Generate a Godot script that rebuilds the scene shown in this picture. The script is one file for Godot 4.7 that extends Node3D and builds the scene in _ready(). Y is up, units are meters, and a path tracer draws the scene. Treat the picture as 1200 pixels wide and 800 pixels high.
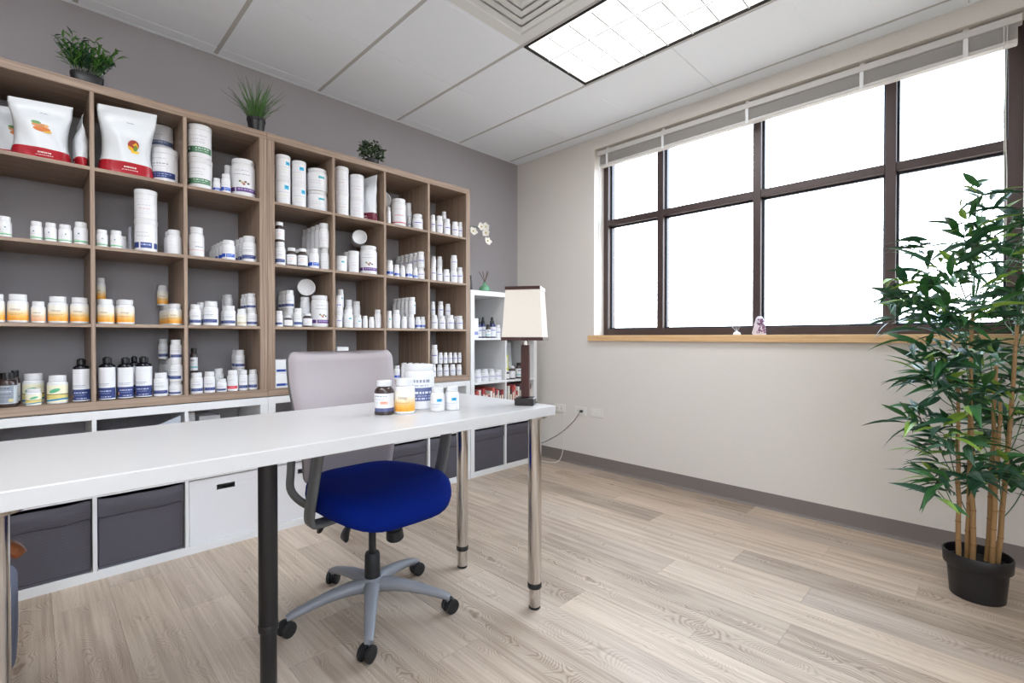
extends Node3D
# An office with a wall of wooden cube shelving, a white desk, a task chair and a wide window.
# World: the corner of the room is the origin, x runs along the window wall, z along the shelf wall.

const ROOM_X := 4.7
const ROOM_Z := 5.2
const CEIL := 2.758

var M := {}
var T := {}
var protos := {}
var rng := RandomNumberGenerator.new()

func _ready():
	rng.seed = 4711
	camera_and_light()
	materials()
	room()
	window_and_blind()
	ceiling_fixtures()
	shelving()
	desk()
	task_chair()
	guest_chair()
	bamboo()
	storage_boxes()
	containers()
	loose_shelf_things()
	white_unit_things()
	desk_things()
	top_plants()
	small_fittings()

# ------------------------------------------------------------------ camera, sky, light
func camera_and_light():
	var cam := Camera3D.new()
	cam.name = "camera"
	cam.fov = 2.0 * rad_to_deg(atan(400.0 / 562.0))
	cam.near = 0.02
	cam.far = 400.0
	cam.position = Vector3(3.252, 1.098, 3.326)
	cam.rotation_degrees = Vector3(-0.51, 45.0, 0.0)
	add_child(cam)
	cam.current = true
	var sky_mat := ProceduralSkyMaterial.new()
	sky_mat.sky_top_color = Color(0.80, 0.90, 1.0)
	sky_mat.sky_horizon_color = Color(0.97, 0.99, 1.0)
	sky_mat.sky_curve = 0.22
	sky_mat.sky_energy_multiplier = 2.8
	sky_mat.ground_bottom_color = Color(0.74, 0.73, 0.72)
	sky_mat.ground_horizon_color = Color(0.86, 0.87, 0.88)
	sky_mat.ground_energy_multiplier = 2.1
	var sky := Sky.new()
	sky.sky_material = sky_mat
	var env := Environment.new()
	env.background_mode = Environment.BG_SKY
	env.sky = sky
	env.tonemap_mode = Environment.TONE_MAPPER_LINEAR
	env.tonemap_exposure = 1.08
	env.sdfgi_enabled = true
	env.ssao_enabled = true
	env.ssil_enabled = true
	var we := WorldEnvironment.new()
	we.name = "world_environment"
	we.environment = env
	add_child(we)
	# the room's recessed ceiling lamps: one in view, two more over the rest of the room
	for p in [[Vector3(1.942, CEIL, 1.031), 2.3], [Vector3(1.942, CEIL, 3.471), 2.3], [Vector3(3.772, CEIL, 3.471), 2.3]]:
		var l := AreaLight3D.new()
		l.name = "troffer_light"
		l.area_size = Vector2(1.16, 0.55)
		l.area_normalize_energy = true
		l.light_energy = p[1]
		l.light_color = Color(0.95, 0.975, 1.0)
		l.position = p[0] - Vector3(0, 0.001, 0)
		l.rotation_degrees = Vector3(-90, 0, 0)
		l.area_range = 12.0
		l.area_attenuation = 2.0
		l.shadow_enabled = true
		add_child(l, true)

# ------------------------------------------------------------------ mesh helpers
func tri(st: SurfaceTool, p: Array, uv: Array):
	# p counter-clockwise seen from outside; Godot wants clockwise
	for i in [0, 2, 1]:
		if uv.size() > 0:
			st.set_uv(uv[i])
		st.add_vertex(p[i])

func quad(st: SurfaceTool, a, b, c, d, uv := []):
	if uv.size() == 4:
		tri(st, [a, b, c], [uv[0], uv[1], uv[2]])
		tri(st, [a, c, d], [uv[0], uv[2], uv[3]])
	else:
		var z := Vector2.ZERO
		tri(st, [a, b, c], [z, z, z])
		tri(st, [a, c, d], [z, z, z])

func new_st() -> SurfaceTool:
	var st := SurfaceTool.new()
	st.begin(Mesh.PRIMITIVE_TRIANGLES)
	return st

func finish(st: SurfaceTool) -> ArrayMesh:
	st.generate_normals()
	return st.commit()

# chamfered box; g = axis of the grain (0 x, 1 y, 2 z); uv in metres with u along the grain
func box_to(st: SurfaceTool, c: Vector3, s: Vector3, bev := 0.002, g := 1, off := Vector2.ZERO):
	var h := s * 0.5
	var b: float = min(bev, min(h.x, min(h.y, h.z)) * 0.9)
	st.set_smooth_group(-1)
	var uvf := func(p: Vector3, n: int) -> Vector2:
		var q := p + c
		var other := 3 - g - n if n != g else (g + 1) % 3
		if n == g:
			return Vector2(q[(g + 2) % 3], q[other]) + off
		return Vector2(q[g], q[other]) + off
	for n in 3:
		var i := (n + 1) % 3
		var j := (n + 2) % 3
		for sg in [-1.0, 1.0]:
			var ps := []
			for k in [[-1, -1], [1, -1], [1, 1], [-1, 1]]:
				var p := Vector3.ZERO
				p[n] = h[n] * sg
				p[i] = (h[i] - b) * k[0]
				p[j] = (h[j] - b) * k[1]
				ps.append(p)
			if sg < 0:
				ps.reverse()
			var uv := []
			for p in ps:
				uv.append(uvf.call(p, n))
			quad(st, ps[0] + c, ps[1] + c, ps[2] + c, ps[3] + c, uv)
	if b <= 0.0:
		return
	for n in 3:          # edges along axis n
		var i := (n + 1) % 3
		var j := (n + 2) % 3
		for si in [-1.0, 1.0]:
			for sj in [-1.0, 1.0]:
				var q := []
				for e in [[0, -1], [0, 1], [1, 1], [1, -1]]:
					var p := Vector3.ZERO
					p[n] = (h[n] - b) * e[1]
					p[i] = (h[i] if e[0] == 0 else h[i] - b) * si
					p[j] = (h[j] - b if e[0] == 0 else h[j]) * sj
					q.append(p)
				var nn: Vector3 = (q[1] - q[0]).cross(q[2] - q[0])
				var mid: Vector3 = (q[0] + q[2]) * 0.5
				var outw := Vector3.ZERO
				outw[i] = si
				outw[j] = sj
				if nn.dot(outw) < 0:
					q.reverse()
				var uv := []
				for p in q:
					uv.append(uvf.call(p, i))
				quad(st, q[0] + c, q[1] + c, q[2] + c, q[3] + c, uv)
	for sx in [-1.0, 1.0]:
		for sy in [-1.0, 1.0]:
			for sz in [-1.0, 1.0]:
				var a := Vector3(h.x * sx, (h.y - b) * sy, (h.z - b) * sz)
				var d := Vector3((h.x - b) * sx, h.y * sy, (h.z - b) * sz)
				var e := Vector3((h.x - b) * sx, (h.y - b) * sy, h.z * sz)
				var ps := [a, d, e]
				if (d - a).cross(e - a).dot(Vector3(sx, sy, sz)) < 0:
					ps = [a, e, d]
				tri(st, [ps[0] + c, ps[1] + c, ps[2] + c], [uvf.call(ps[0], 0), uvf.call(ps[1], 0), uvf.call(ps[2], 0)])

func box_mesh(s: Vector3, bev := 0.002, g := 1, off := Vector2.ZERO) -> ArrayMesh:
	var st := new_st()
	box_to(st, Vector3.ZERO, s, bev, g, off)
	return finish(st)

# surface of revolution about y; profile of Vector2(r, y) from bottom to top
func lathe_to(st: SurfaceTool, prof: Array, segs := 20, at := Vector3.ZERO, sharp := 38.0):
	var n := prof.size()
	var total := 0.0
	var ls := [0.0]
	for i in n - 1:
		total += prof[i].distance_to(prof[i + 1])
		ls.append(total)
	var grp := 1
	for i in n - 1:
		if i > 0:
			var d0: Vector2 = (prof[i] - prof[i - 1]).normalized()
			var d1: Vector2 = (prof[i + 1] - prof[i]).normalized()
			if absf(rad_to_deg(d0.angle_to(d1))) > sharp:
				grp += 1
		st.set_smooth_group(grp)
		for k in segs:
			var a0 := -PI + TAU * k / segs
			var a1 := -PI + TAU * (k + 1) / segs
			var p00 := at + Vector3(prof[i].x * cos(a0), prof[i].y, prof[i].x * sin(a0))
			var p01 := at + Vector3(prof[i].x * cos(a1), prof[i].y, prof[i].x * sin(a1))
			var p10 := at + Vector3(prof[i + 1].x * cos(a0), prof[i + 1].y, prof[i + 1].x * sin(a0))
			var p11 := at + Vector3(prof[i + 1].x * cos(a1), prof[i + 1].y, prof[i + 1].x * sin(a1))
			var u0 := 0.5 - a0 / TAU
			var u1 := 0.5 - a1 / TAU
			var v0: float = 1.0 - ls[i] / total
			var v1: float = 1.0 - ls[i + 1] / total
			if prof[i].x < 1e-6:
				tri(st, [p00, p10, p11], [Vector2(u0, v0), Vector2(u0, v1), Vector2(u1, v1)])
			elif prof[i + 1].x < 1e-6:
				tri(st, [p00, p10, p01], [Vector2(u0, v0), Vector2(u0, v1), Vector2(u1, v0)])
			else:
				quad(st, p00, p10, p11, p01, [Vector2(u0, v0), Vector2(u0, v1), Vector2(u1, v1), Vector2(u1, v0)])

func lathe(prof: Array, segs := 20, sharp := 38.0) -> ArrayMesh:
	var st := new_st()
	lathe_to(st, prof, segs, Vector3.ZERO, sharp)
	return finish(st)

# skin over closed rings of equal point count (rings run counter-clockwise seen from the end they move to)
func loft_to(st: SurfaceTool, rings: Array, cap0 := true, cap1 := true, grp := 1):
	var m: int = rings[0].size()
	st.set_smooth_group(grp)
	for i in rings.size() - 1:
		for k in m:
			var k1 := (k + 1) % m
			var u0 := float(k) / m
			var u1 := float(k + 1) / m
			var v0 := float(i) / (rings.size() - 1)
			var v1 := float(i + 1) / (rings.size() - 1)
			quad(st, rings[i][k], rings[i][k1], rings[i + 1][k1], rings[i + 1][k], [Vector2(u0, v0), Vector2(u1, v0), Vector2(u1, v1), Vector2(u0, v1)])
	for e in 2:
		if (e == 0 and not cap0) or (e == 1 and not cap1):
			continue
		var r: Array = rings[0] if e == 0 else rings[-1]
		var c := Vector3.ZERO
		for p in r:
			c += p
		c /= m
		st.set_smooth_group(grp + 1 + e)
		for k in m:
			var a = r[k]
			var b = r[(k + 1) % m]
			var z := Vector2(0.5, 0.5)
			if e == 0:
				tri(st, [c, b, a], [z, z, z])
			else:
				tri(st, [c, a, b], [z, z, z])

func loft(rings: Array, cap0 := true, cap1 := true) -> ArrayMesh:
	var st := new_st()
	loft_to(st, rings, cap0, cap1)
	return finish(st)

# tube with a radius at each point (r may be one number or an array); squash flattens the section
func tube_to(st: SurfaceTool, pts: Array, r, segs := 8, cap := true, grp := 1):
	var rings := []
	var up := Vector3.UP
	for i in pts.size():
		var d: Vector3 = (pts[min(i + 1, pts.size() - 1)] - pts[max(i - 1, 0)]).normalized()
		var side := d.cross(up)
		if side.length() < 0.05:
			side = d.cross(Vector3.RIGHT)
		side = side.normalized()
		var w := side.cross(d).normalized()
		up = w
		var rr: float = r[i] if r is Array else r
		var ring := []
		for k in segs:
			var a := TAU * k / segs
			ring.append(pts[i] + side * cos(a) * rr + w * sin(a) * rr)
		ring.reverse()
		rings.append(ring)
	var test: Vector3 = (rings[0][1] - rings[0][0]).cross(rings[1][0] - rings[0][0])
	if test.dot(rings[0][0] - pts[0]) < 0:
		for ring in rings:
			ring.reverse()
	loft_to(st, rings, cap, cap, grp)

func tube(pts: Array, r, segs := 8) -> ArrayMesh:
	var st := new_st()
	tube_to(st, pts, r, segs)
	return finish(st)

func spline(pts: Array, per := 6) -> Array:
	var out := []
	for i in pts.size() - 1:
		var a: Vector3 = pts[max(i - 1, 0)]
		var b: Vector3 = pts[i]
		var c: Vector3 = pts[i + 1]
		var d: Vector3 = pts[min(i + 2, pts.size() - 1)]
		for k in per:
			out.append(b.cubic_interpolate(c, a, d, float(k) / per))
	out.append(pts[-1])
	return out

# bar of rectangular section w x h swept along points; side = direction of the width
func bar_to(st: SurfaceTool, pts: Array, w, h, side: Vector3, round_it := 0.35, grp := 1):
	var rings := []
	for i in pts.size():
		var d: Vector3 = (pts[min(i + 1, pts.size() - 1)] - pts[max(i - 1, 0)]).normalized()
		var n := side.cross(d).normalized()
		var ww: float = (w[i] if w is Array else w) * 0.5
		var hh: float = (h[i] if h is Array else h) * 0.5
		var b: float = min(ww, hh) * round_it
		var ring := []
		for q in [[1, 1, 1, 0], [1, 1, 0, 1], [-1, 1, 0, 1], [-1, 1, 1, 0], [-1, -1, 1, 0], [-1, -1, 0, 1], [1, -1, 0, 1], [1, -1, 1, 0]]:
			var x: float = q[0] * (ww - (b if q[3] == 1 else 0.0))
			var y: float = q[1] * (hh - (b if q[2] == 1 else 0.0))
			ring.append(pts[i] + side * x + n * y)
		rings.append(ring)
	var e1: Vector3 = rings[0][4] - rings[0][0]
	var nn: Vector3 = Vector3.ZERO
	for k in 8:
		nn += (rings[0][k] - pts[0]).cross(rings[0][(k + 1) % 8] - pts[0])
	if nn.dot(pts[1] - pts[0]) < 0:
		for ring in rings:
			ring.reverse()
	loft_to(st, rings, true, true, grp)

func bar(pts: Array, w, h, side: Vector3, round_it := 0.35) -> ArrayMesh:
	var st := new_st()
	bar_to(st, pts, w, h, side, round_it)
	return finish(st)

# ------------------------------------------------------------------ scene helpers
var taken := {}
func numbered(called: String) -> String:
	if not taken.has(called):
		taken[called] = 0
		return called
	taken[called] += 1
	return "%s_%03d" % [called, taken[called]]

func part(parent: Node3D, called: String, mesh: Mesh, m: Material, at := Vector3.ZERO, rot := Vector3.ZERO) -> MeshInstance3D:
	var o := MeshInstance3D.new()
	o.name = called
	o.mesh = mesh
	o.material_override = null
	for i in mesh.get_surface_count():
		o.set_surface_override_material(i, m)
	o.position = at
	o.rotation = rot
	o.cast_shadow = GeometryInstance3D.SHADOW_CASTING_SETTING_ON
	parent.add_child(o, true)
	return o

func thing(called: String, label: String, category: String, at := Vector3.ZERO, turn := 0.0, group := "", kind := "") -> Node3D:
	var o := Node3D.new()
	o.name = numbered(called)
	add_child(o, true)
	o.position = at
	o.rotation.y = turn
	tag(o, label, category, group, kind)
	return o

func tag(o: Node3D, label: String, category: String, group := "", kind := ""):
	o.set_meta("label", label)
	o.set_meta("category", category)
	if group != "":
		o.set_meta("group", group)
	if kind != "":
		o.set_meta("kind", kind)

func structure(called: String, label: String, category: String) -> Node3D:
	return thing(called, label, category, Vector3.ZERO, 0.0, "", "structure")

func pbox(parent: Node3D, called: String, a: Vector3, b: Vector3, m: Material, bev := 0.002, g := 1) -> MeshInstance3D:
	var c := (a + b) * 0.5
	var s := (b - a).abs()
	return part(parent, called, box_mesh(s, bev, g, Vector2(c.x + c.z * 1.7, c.y * 1.3 + c.z)), m, c)

# ------------------------------------------------------------------ materials
func mat(key: String, c: Color, rough := 0.6, metal := 0.0, spec := 0.5) -> StandardMaterial3D:
	if M.has(key):
		return M[key]
	var m := StandardMaterial3D.new()
	m.resource_name = key
	m.albedo_color = c
	m.roughness = rough
	m.metallic = metal
	m.metallic_specular = spec
	M[key] = m
	return m

func rgb(r: float, g: float, b: float) -> Color:
	return Color(r / 255.0, g / 255.0, b / 255.0)

func noise(seed_: int, freq: float, oct := 3) -> FastNoiseLite:
	var n := FastNoiseLite.new()
	n.seed = seed_
	n.noise_type = FastNoiseLite.TYPE_SIMPLEX_SMOOTH
	n.frequency = freq
	n.fractal_octaves = oct
	return n

# floorboard print: growth rings of a flat-sawn board, pores and patches; u along the board
func board_texture(seed_: int, w: int, h: int, light: Color, dark: Color, rings: float, strength: float) -> ImageTexture:
	var im := Image.create(w, h, false, Image.FORMAT_RGB8)
	var n1 := noise(seed_, 0.9, 1)
	var n2 := noise(seed_ + 7, 1.0, 2)
	var n3 := noise(seed_ + 13, 1.0, 2)
	var n4 := noise(seed_ + 29, 1.0, 2)
	for x in w:
		var fx := float(x) / w * 4.0
		var hh := n1.get_noise_2d(fx * 0.9, 3.0) * 1.3 + 0.1
		var mid := n1.get_noise_2d(fx * 0.5, 9.0) * 0.35
		for y in h:
			var fv := float(y) / h
			var fy := fv - 0.5 - mid + n2.get_noise_2d(fx * 2.6, fv * 2.0) * 0.10
			var r := sqrt(fy * fy * 2.4 + hh * hh * 0.5 + 0.002) + n3.get_noise_2d(fx * 3.0, fv * 5.0) * 0.018
			var ph := fposmod(r * rings, 1.0)
			var line := pow(clampf(1.0 - absf(ph - 0.7) / 0.34, 0.0, 1.0), 1.4)
			var pore := n3.get_noise_2d(fx * 5.0, float(y) * 0.9) * 0.5 + 0.5
			var patch := smoothstep(0.25, 0.75, n4.get_noise_2d(fx * 0.7, fv * 1.6) * 0.7 + 0.5)
			var streak := n4.get_noise_2d(fx * 0.55 + 40.0, fv * 13.0) * 0.5 + 0.5
			var wide := n2.get_noise_2d(fx * 0.35 + 90.0, fv * 4.0) * 0.5 + 0.5
			var k := clampf(line * strength * (0.12 + 1.2 * patch) + (pore - 0.5) * 0.22 + (streak - 0.5) * 0.50 + (wide - 0.5) * 0.62 + 0.26, 0.0, 1.0)
			im.set_pixel(x, y, light.lerp(dark, k * 0.86))
	im.generate_mipmaps()
	return ImageTexture.create_from_image(im)

# straight-grained wood foil; u along the grain, tiles
func grain_texture(seed_: int, w: int, h: int, light: Color, dark: Color, fine: float) -> ImageTexture:
	var im := Image.create(w, h, false, Image.FORMAT_RGB8)
	var n1 := noise(seed_, 1.0, 3)
	var n2 := noise(seed_ + 5, 1.0, 2)
	for x in w:
		var ax := TAU * x / w
		for y in h:
			var ay := TAU * y / h
			# a torus of noise so that the foil repeats without a seam
			var a := n1.get_noise_3d(cos(ay) * 3.2 * fine + sin(ax) * 0.25, sin(ay) * 3.2 * fine + cos(ax) * 0.25, cos(ax) * 0.3)
			var b := n2.get_noise_3d(cos(ay) * 14.0 * fine, sin(ay) * 14.0 * fine, sin(ax) * 0.9 + cos(ax) * 0.4)
			var k := clampf(0.5 + a * 0.75 + b * 0.45, 0.0, 1.0)
			im.set_pixel(x, y, light.lerp(dark, k))
	im.generate_mipmaps()
	return ImageTexture.create_from_image(im)

func textured(key: String, t: Texture2D, scale: Vector3, rough := 0.5, tint := Color.WHITE) -> StandardMaterial3D:
	var m := mat(key, tint, rough)
	m.albedo_texture = t
	m.uv1_scale = scale
	return m

func rough_noise(freq: float, seed_: int) -> NoiseTexture2D:
	var t := NoiseTexture2D.new()
	t.width = 256
	t.height = 256
	t.seamless = true
	t.noise = noise(seed_, freq, 3)
	return t

func materials():
	mat("wall_beige", rgb(224, 218, 211), 0.75)
	mat("wall_grey", rgb(164, 160, 163), 0.75)
	for k in ["wall_beige", "wall_grey"]:
		M[k].heightmap_enabled = true
		M[k].heightmap_texture = rough_noise(0.09, 3)
		M[k].heightmap_scale = 0.06
		M[k].uv1_triplanar = true
		M[k].uv1_scale = Vector3(3, 3, 3)
	mat("rubber_base", rgb(126, 117, 113), 0.55)
	mat("ceiling_tile", rgb(240, 245, 251), 0.9)
	M["ceiling_tile"].heightmap_enabled = true
	M["ceiling_tile"].heightmap_texture = rough_noise(0.3, 8)
	M["ceiling_tile"].heightmap_scale = 0.05
	M["ceiling_tile"].uv1_triplanar = true
	M["ceiling_tile"].uv1_scale = Vector3(6, 6, 6)
	mat("ceiling_tee", rgb(188, 186, 184), 0.5)
	mat("ceiling_slab", rgb(140, 140, 140), 0.9)
	mat("vent_metal", rgb(222, 224, 222), 0.5)
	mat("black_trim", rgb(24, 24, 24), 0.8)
	mat("bronze", rgb(74, 60, 58), 0.4, 0.25)
	mat("bronze_dark", rgb(48, 52, 62), 0.4, 0.3)
	var g := mat("pane_glass", Color(1, 1, 1, 0.05), 0.02)
	g.transparency = BaseMaterial3D.TRANSPARENCY_ALPHA
	mat("blind_white", rgb(214, 210, 206), 0.5)
	mat("blind_clip", Color(0.93, 0.93, 0.93, 1), 0.3)
	var wood_light := grain_texture(11, 512, 128, rgb(232, 196, 150), rgb(212, 168, 118), 1.0)
	textured("sill_wood", wood_light, Vector3(1.6, 5.0, 1), 0.4)
	var foil := grain_texture(21, 512, 256, rgb(172, 149, 130), rgb(128, 106, 90), 1.3)
	textured("shelf_foil", foil, Vector3(0.9, 3.4, 1), 0.5)
	mat("white_foil", rgb(226, 225, 225), 0.35)
	mat("desk_white", rgb(203, 200, 199), 0.28)
	mat("chrome", rgb(205, 200, 196), 0.16, 1.0)
	mat("black_metal", rgb(22, 21, 23), 0.4)
	mat("black_plastic", rgb(24, 24, 26), 0.5)
	mat("grey_plastic", rgb(134, 134, 139), 0.45)
	mat("frame_plastic", rgb(94, 94, 93), 0.5)
	var mesh_f := mat("back_fabric", rgb(160, 150, 152), 0.85)
	weave("back_fabric", 260.0, 0.03)
	mat("seat_fabric", rgb(0, 26, 106), 0.9, 0.0, 0.25)
	weave("seat_fabric", 200.0, 0.04)
	mat("box_fabric", rgb(82, 78, 86), 0.85)
	weave("box_fabric", 150.0, 0.05)
	mat("box_fabric_white", rgb(228, 226, 228), 0.6)
	mat("slot_shade", rgb(60, 58, 56), 0.6)  # shade inside the outlet openings, put into the colour
	mat("plastic_white", rgb(226, 225, 226), 0.35)
	mat("cap_white", rgb(222, 221, 223), 0.4)
	var amber := mat("amber_glass", rgb(44, 20, 14), 0.08)
	amber.clearcoat_enabled = true
	mat("navy_glass", rgb(14, 15, 26), 0.12)
	mat("cobalt_glass", rgb(20, 30, 92), 0.1)
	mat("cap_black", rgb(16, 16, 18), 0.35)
	mat("silver_tube", rgb(150, 150, 158), 0.35)
	mat("card_white", rgb(226, 225, 227), 0.5)
	mat("bamboo_cane", rgb(164, 126, 82), 0.5)
	mat("cane_node", rgb(150, 112, 70), 0.6)
	mat("pot_black", rgb(26, 24, 27), 0.4)
	mat("soil", rgb(40, 32, 28), 0.95)
	for q in [["leaf_dark", rgb(30, 72, 44)], ["leaf_mid", rgb(50, 102, 48)], ["leaf_light", rgb(138, 172, 66)], ["leaf_grass", rgb(72, 122, 44)], ["leaf_olive", rgb(86, 104, 74)], ["leaf_box", rgb(52, 76, 46)]]:
		var m := mat(q[0], q[1], 0.45)
		m.backlight_enabled = true
		m.backlight = q[1] * 0.35
		m.cull_mode = BaseMaterial3D.CULL_DISABLED
	var stain := grain_texture(31, 256, 128, rgb(74, 34, 30), rgb(48, 20, 18), 1.4)
	textured("mahogany", stain, Vector3(4, 8, 1), 0.3)
	mat("lamp_black", rgb(34, 28, 30), 0.4)
	var shade := mat("shade_linen", rgb(222, 213, 202), 0.8)
	shade.backlight_enabled = true
	shade.backlight = rgb(90, 86, 80)
	weave("shade_linen", 300.0, 0.01)
	var walnut := grain_texture(41, 256, 128, rgb(156, 92, 52), rgb(116, 62, 34), 1.2)
	textured("armchair_wood", walnut, Vector3(3, 6, 1), 0.35)
	mat("armchair_fabric", rgb(104, 110, 130), 0.9)
	weave("armchair_fabric", 140.0, 0.08)
	mat("orchid_white", rgb(240, 236, 228), 0.6)
	mat("jade_glass", rgb(112, 166, 132), 0.12)
	mat("reed", rgb(98, 72, 56), 0.8)
	mat("amethyst", rgb(134, 92, 128), 0.3)
	mat("geode_shell", rgb(214, 204, 212), 0.5)
	var clear := mat("clear_wire", rgb(226, 226, 230), 0.15)
	mat("wall_plate", rgb(232, 228, 222), 0.35)
	mat("cord_dark", rgb(62, 54, 50), 0.5)
	mat("cord_white", rgb(226, 222, 214), 0.5)
	mat("far_wall", rgb(160, 168, 174), 0.8)
	mat("lamp_lens", rgb(250, 250, 250), 0.5)
	M["lamp_lens"].emission_enabled = true
	M["lamp_lens"].emission = Color(1.0, 0.98, 0.95)
	M["lamp_lens"].emission_energy_multiplier = 1.3
	mat("louver_white", rgb(244, 244, 244), 0.4)
	mat("lens_rib", rgb(206, 206, 206), 0.5)

func weave(key: String, per_m: float, cm: float):
	var im := Image.create(64, 64, false, Image.FORMAT_L8)
	for x in 64:
		for y in 64:
			var v := 0.5 + 0.25 * sin(TAU * x * 4.0 / 64.0) * (1.0 if (y / 8) % 2 == 0 else -1.0) + 0.25 * sin(TAU * y * 4.0 / 64.0)
			im.set_pixel(x, y, Color(v, v, v))
	var t := ImageTexture.create_from_image(im)
	var m: StandardMaterial3D = M[key]
	m.heightmap_enabled = true
	m.heightmap_texture = t
	m.heightmap_scale = cm
	m.uv1_triplanar = true
	m.uv1_scale = Vector3.ONE * per_m / 8.0

# ------------------------------------------------------------------ room shell
func room():
	var x1 := ROOM_X
	var z1 := ROOM_Z
	# floor of separate vinyl boards running parallel to the window wall
	var fl := structure("floor", "pale grey-brown wood-look plank floor", "floor")
	pbox(fl, "subfloor", Vector3(-0.2, -0.12, -0.3), Vector3(x1 + 0.2, -0.006, z1 + 0.2), mat("ceiling_slab", Color.GRAY), 0.0)
	var boards := []
	var tones := [[rgb(211, 192, 172), rgb(153, 131, 111), 15.0, 0.30], [rgb(201, 183, 164), rgb(141, 119, 100), 19.0, 0.62], [rgb(217, 198, 180), rgb(163, 141, 121), 13.0, 0.24], [rgb(193, 175, 156), rgb(135, 114, 97), 17.0, 0.70], [rgb(207, 188, 169), rgb(149, 127, 108), 21.0, 0.45], [rgb(203, 186, 169), rgb(151, 132, 116), 12.0, 0.36]]
	for i in tones.size():
		var t = tones[i]
		var tx := board_texture(100 + i * 31, 768, 128, t[0], t[1], t[2], t[3])
		for v in 2:
			var m := textured("board_%d_%d" % [i, v], tx, Vector3.ONE, 0.52, [Color(1, 1, 1), Color(0.95, 0.95, 0.955)][v])
			boards.append(m)
	var pw := 0.182
	var row := 0
	var z := 0.0
	while z < z1:
		var zb: float = min(z + pw, z1)
		var x := -rng.randf() * 1.2
		while x < x1:
			var a: float = max(x, 0.0)
			var b: float = min(x + 1.22, x1)
			if b - a > 0.01:
				var st := new_st()
				var s := Vector3(b - a - 0.0006, 0.006, zb - z - 0.0006)
				plank_to(st, s, 0.0004, (a - x) / 1.22, (b - x) / 1.22, rng.randf() < 0.5, rng.randf() < 0.5)
				part(fl, "plank", finish(st), boards[rng.randi() % boards.size()], Vector3((a + b) * 0.5, -0.003 + rng.randf() * 0.0002, (z + zb) * 0.5))
			x += 1.22
		z += pw
		row += 1
	# walls
	var beige: Material = M["wall_beige"]
	var grey: Material = M["wall_grey"]
	var wl := structure("wall_left", "taupe grey wall behind the wooden shelving", "wall")
	pbox(wl, "wall_board", Vector3(-0.2, -0.006, -0.3), Vector3(0, CEIL + 0.12, z1 + 0.2), grey, 0.0)
	var wb := structure("wall_back", "beige wall around the wide window", "wall")
	var ox0 := 0.897
	var ox1 := 3.358
	var oy0 := 1.09
	var oy1 := 2.662
	pbox(wb, "wall_board", Vector3(0, -0.006, -0.3), Vector3(ox0, CEIL + 0.12, 0), beige, 0.0)
	pbox(wb, "wall_board", Vector3(ox1, -0.006, -0.3), Vector3(x1 + 0.2, CEIL + 0.12, 0), beige, 0.0)
	pbox(wb, "wall_board", Vector3(ox0, -0.006, -0.3), Vector3(ox1, oy0, 0), beige, 0.0)
	pbox(wb, "wall_board", Vector3(ox0, oy1, -0.3), Vector3(ox1, CEIL + 0.12, 0), beige, 0.0)
	var wr := structure("wall_right", "beige wall beyond the bamboo plant", "wall")
	var rz0 := 2.5
	var rz1 := 4.5
	pbox(wr, "wall_board", Vector3(x1, -0.006, 0), Vector3(x1 + 0.2, CEIL + 0.12, rz0), beige, 0.0)
	pbox(wr, "wall_board", Vector3(x1, -0.006, rz1), Vector3(x1 + 0.2, CEIL + 0.12, z1), beige, 0.0)
	pbox(wr, "wall_board", Vector3(x1, -0.006, rz0), Vector3(x1 + 0.2, 0.95, rz1), beige, 0.0)
	pbox(wr, "wall_board", Vector3(x1, 2.45, rz0), Vector3(x1 + 0.2, CEIL + 0.12, rz1), beige, 0.0)
	# the second window, whose daylight falls on the shelves and the front edge of the desk
	var w2 := structure("window_2", "bronze-framed side window of three panes", "window")
	for q in [[rz0, 0.05], [rz0 + 0.65, 0.05], [rz0 + 1.30, 0.05], [rz1 - 0.05, 0.05]]:
		pbox(w2, "mullion", Vector3(x1 + 0.09, 0.95, q[0]), Vector3(x1 + 0.17, 2.45, q[0] + q[1]), M["bronze"], 0.002)
	var za := [rz0 + 0.05, rz0 + 0.70, rz0 + 1.35]
	var zb2 := [rz0 + 0.65, rz0 + 1.30, rz1 - 0.05]
	for k in 3:
		pbox(w2, "frame_sill", Vector3(x1 + 0.09, 0.95, za[k]), Vector3(x1 + 0.17, 1.0, zb2[k]), M["bronze"], 0.002)
		pbox(w2, "frame_head", Vector3(x1 + 0.09, 2.40, za[k]), Vector3(x1 + 0.17, 2.45, zb2[k]), M["bronze"], 0.002)
		pbox(w2, "pane", Vector3(x1 + 0.128, 1.0, za[k]), Vector3(x1 + 0.134, 2.40, zb2[k]), M["pane_glass"], 0.0)
	var wf := structure("wall_front", "beige wall facing the window", "wall")
	pbox(wf, "wall_board", Vector3(0, -0.006, z1), Vector3(x1 + 0.2, CEIL + 0.12, z1 + 0.2), beige, 0.0)
	# rubber cove base: a strip with a small toe
	var bb := structure("baseboard_back", "grey-brown rubber baseboard along the window wall", "baseboard")
	cove(bb, Vector3(0.0, 0, 0), Vector3(x1, 0, 0), Vector3(0, 0, 1))
	var bl := structure("baseboard_left", "grey-brown rubber baseboard along the shelf wall", "baseboard")
	cove(bl, Vector3(0, 0, z1), Vector3(0, 0, 0.012), Vector3(1, 0, 0))
	# ceiling: lay-in tiles, tees, closing slab
	var ce := structure("ceiling", "white suspended tile ceiling", "ceiling")
	pbox(ce, "slab", Vector3(-0.2, CEIL + 0.10, -0.3), Vector3(x1 + 0.2, CEIL + 0.22, z1 + 0.2), mat("ceiling_slab", Color.GRAY), 0.0)
	var xs := [0.0]
	var zs := [0.0]
	var v := 0.112
	while v < x1:
		xs.append(v)
		v += 0.61
	xs.append(x1)
	v = 0.116
	while v < z1:
		zs.append(v)
		v += 0.61
	zs.append(z1)
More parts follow.
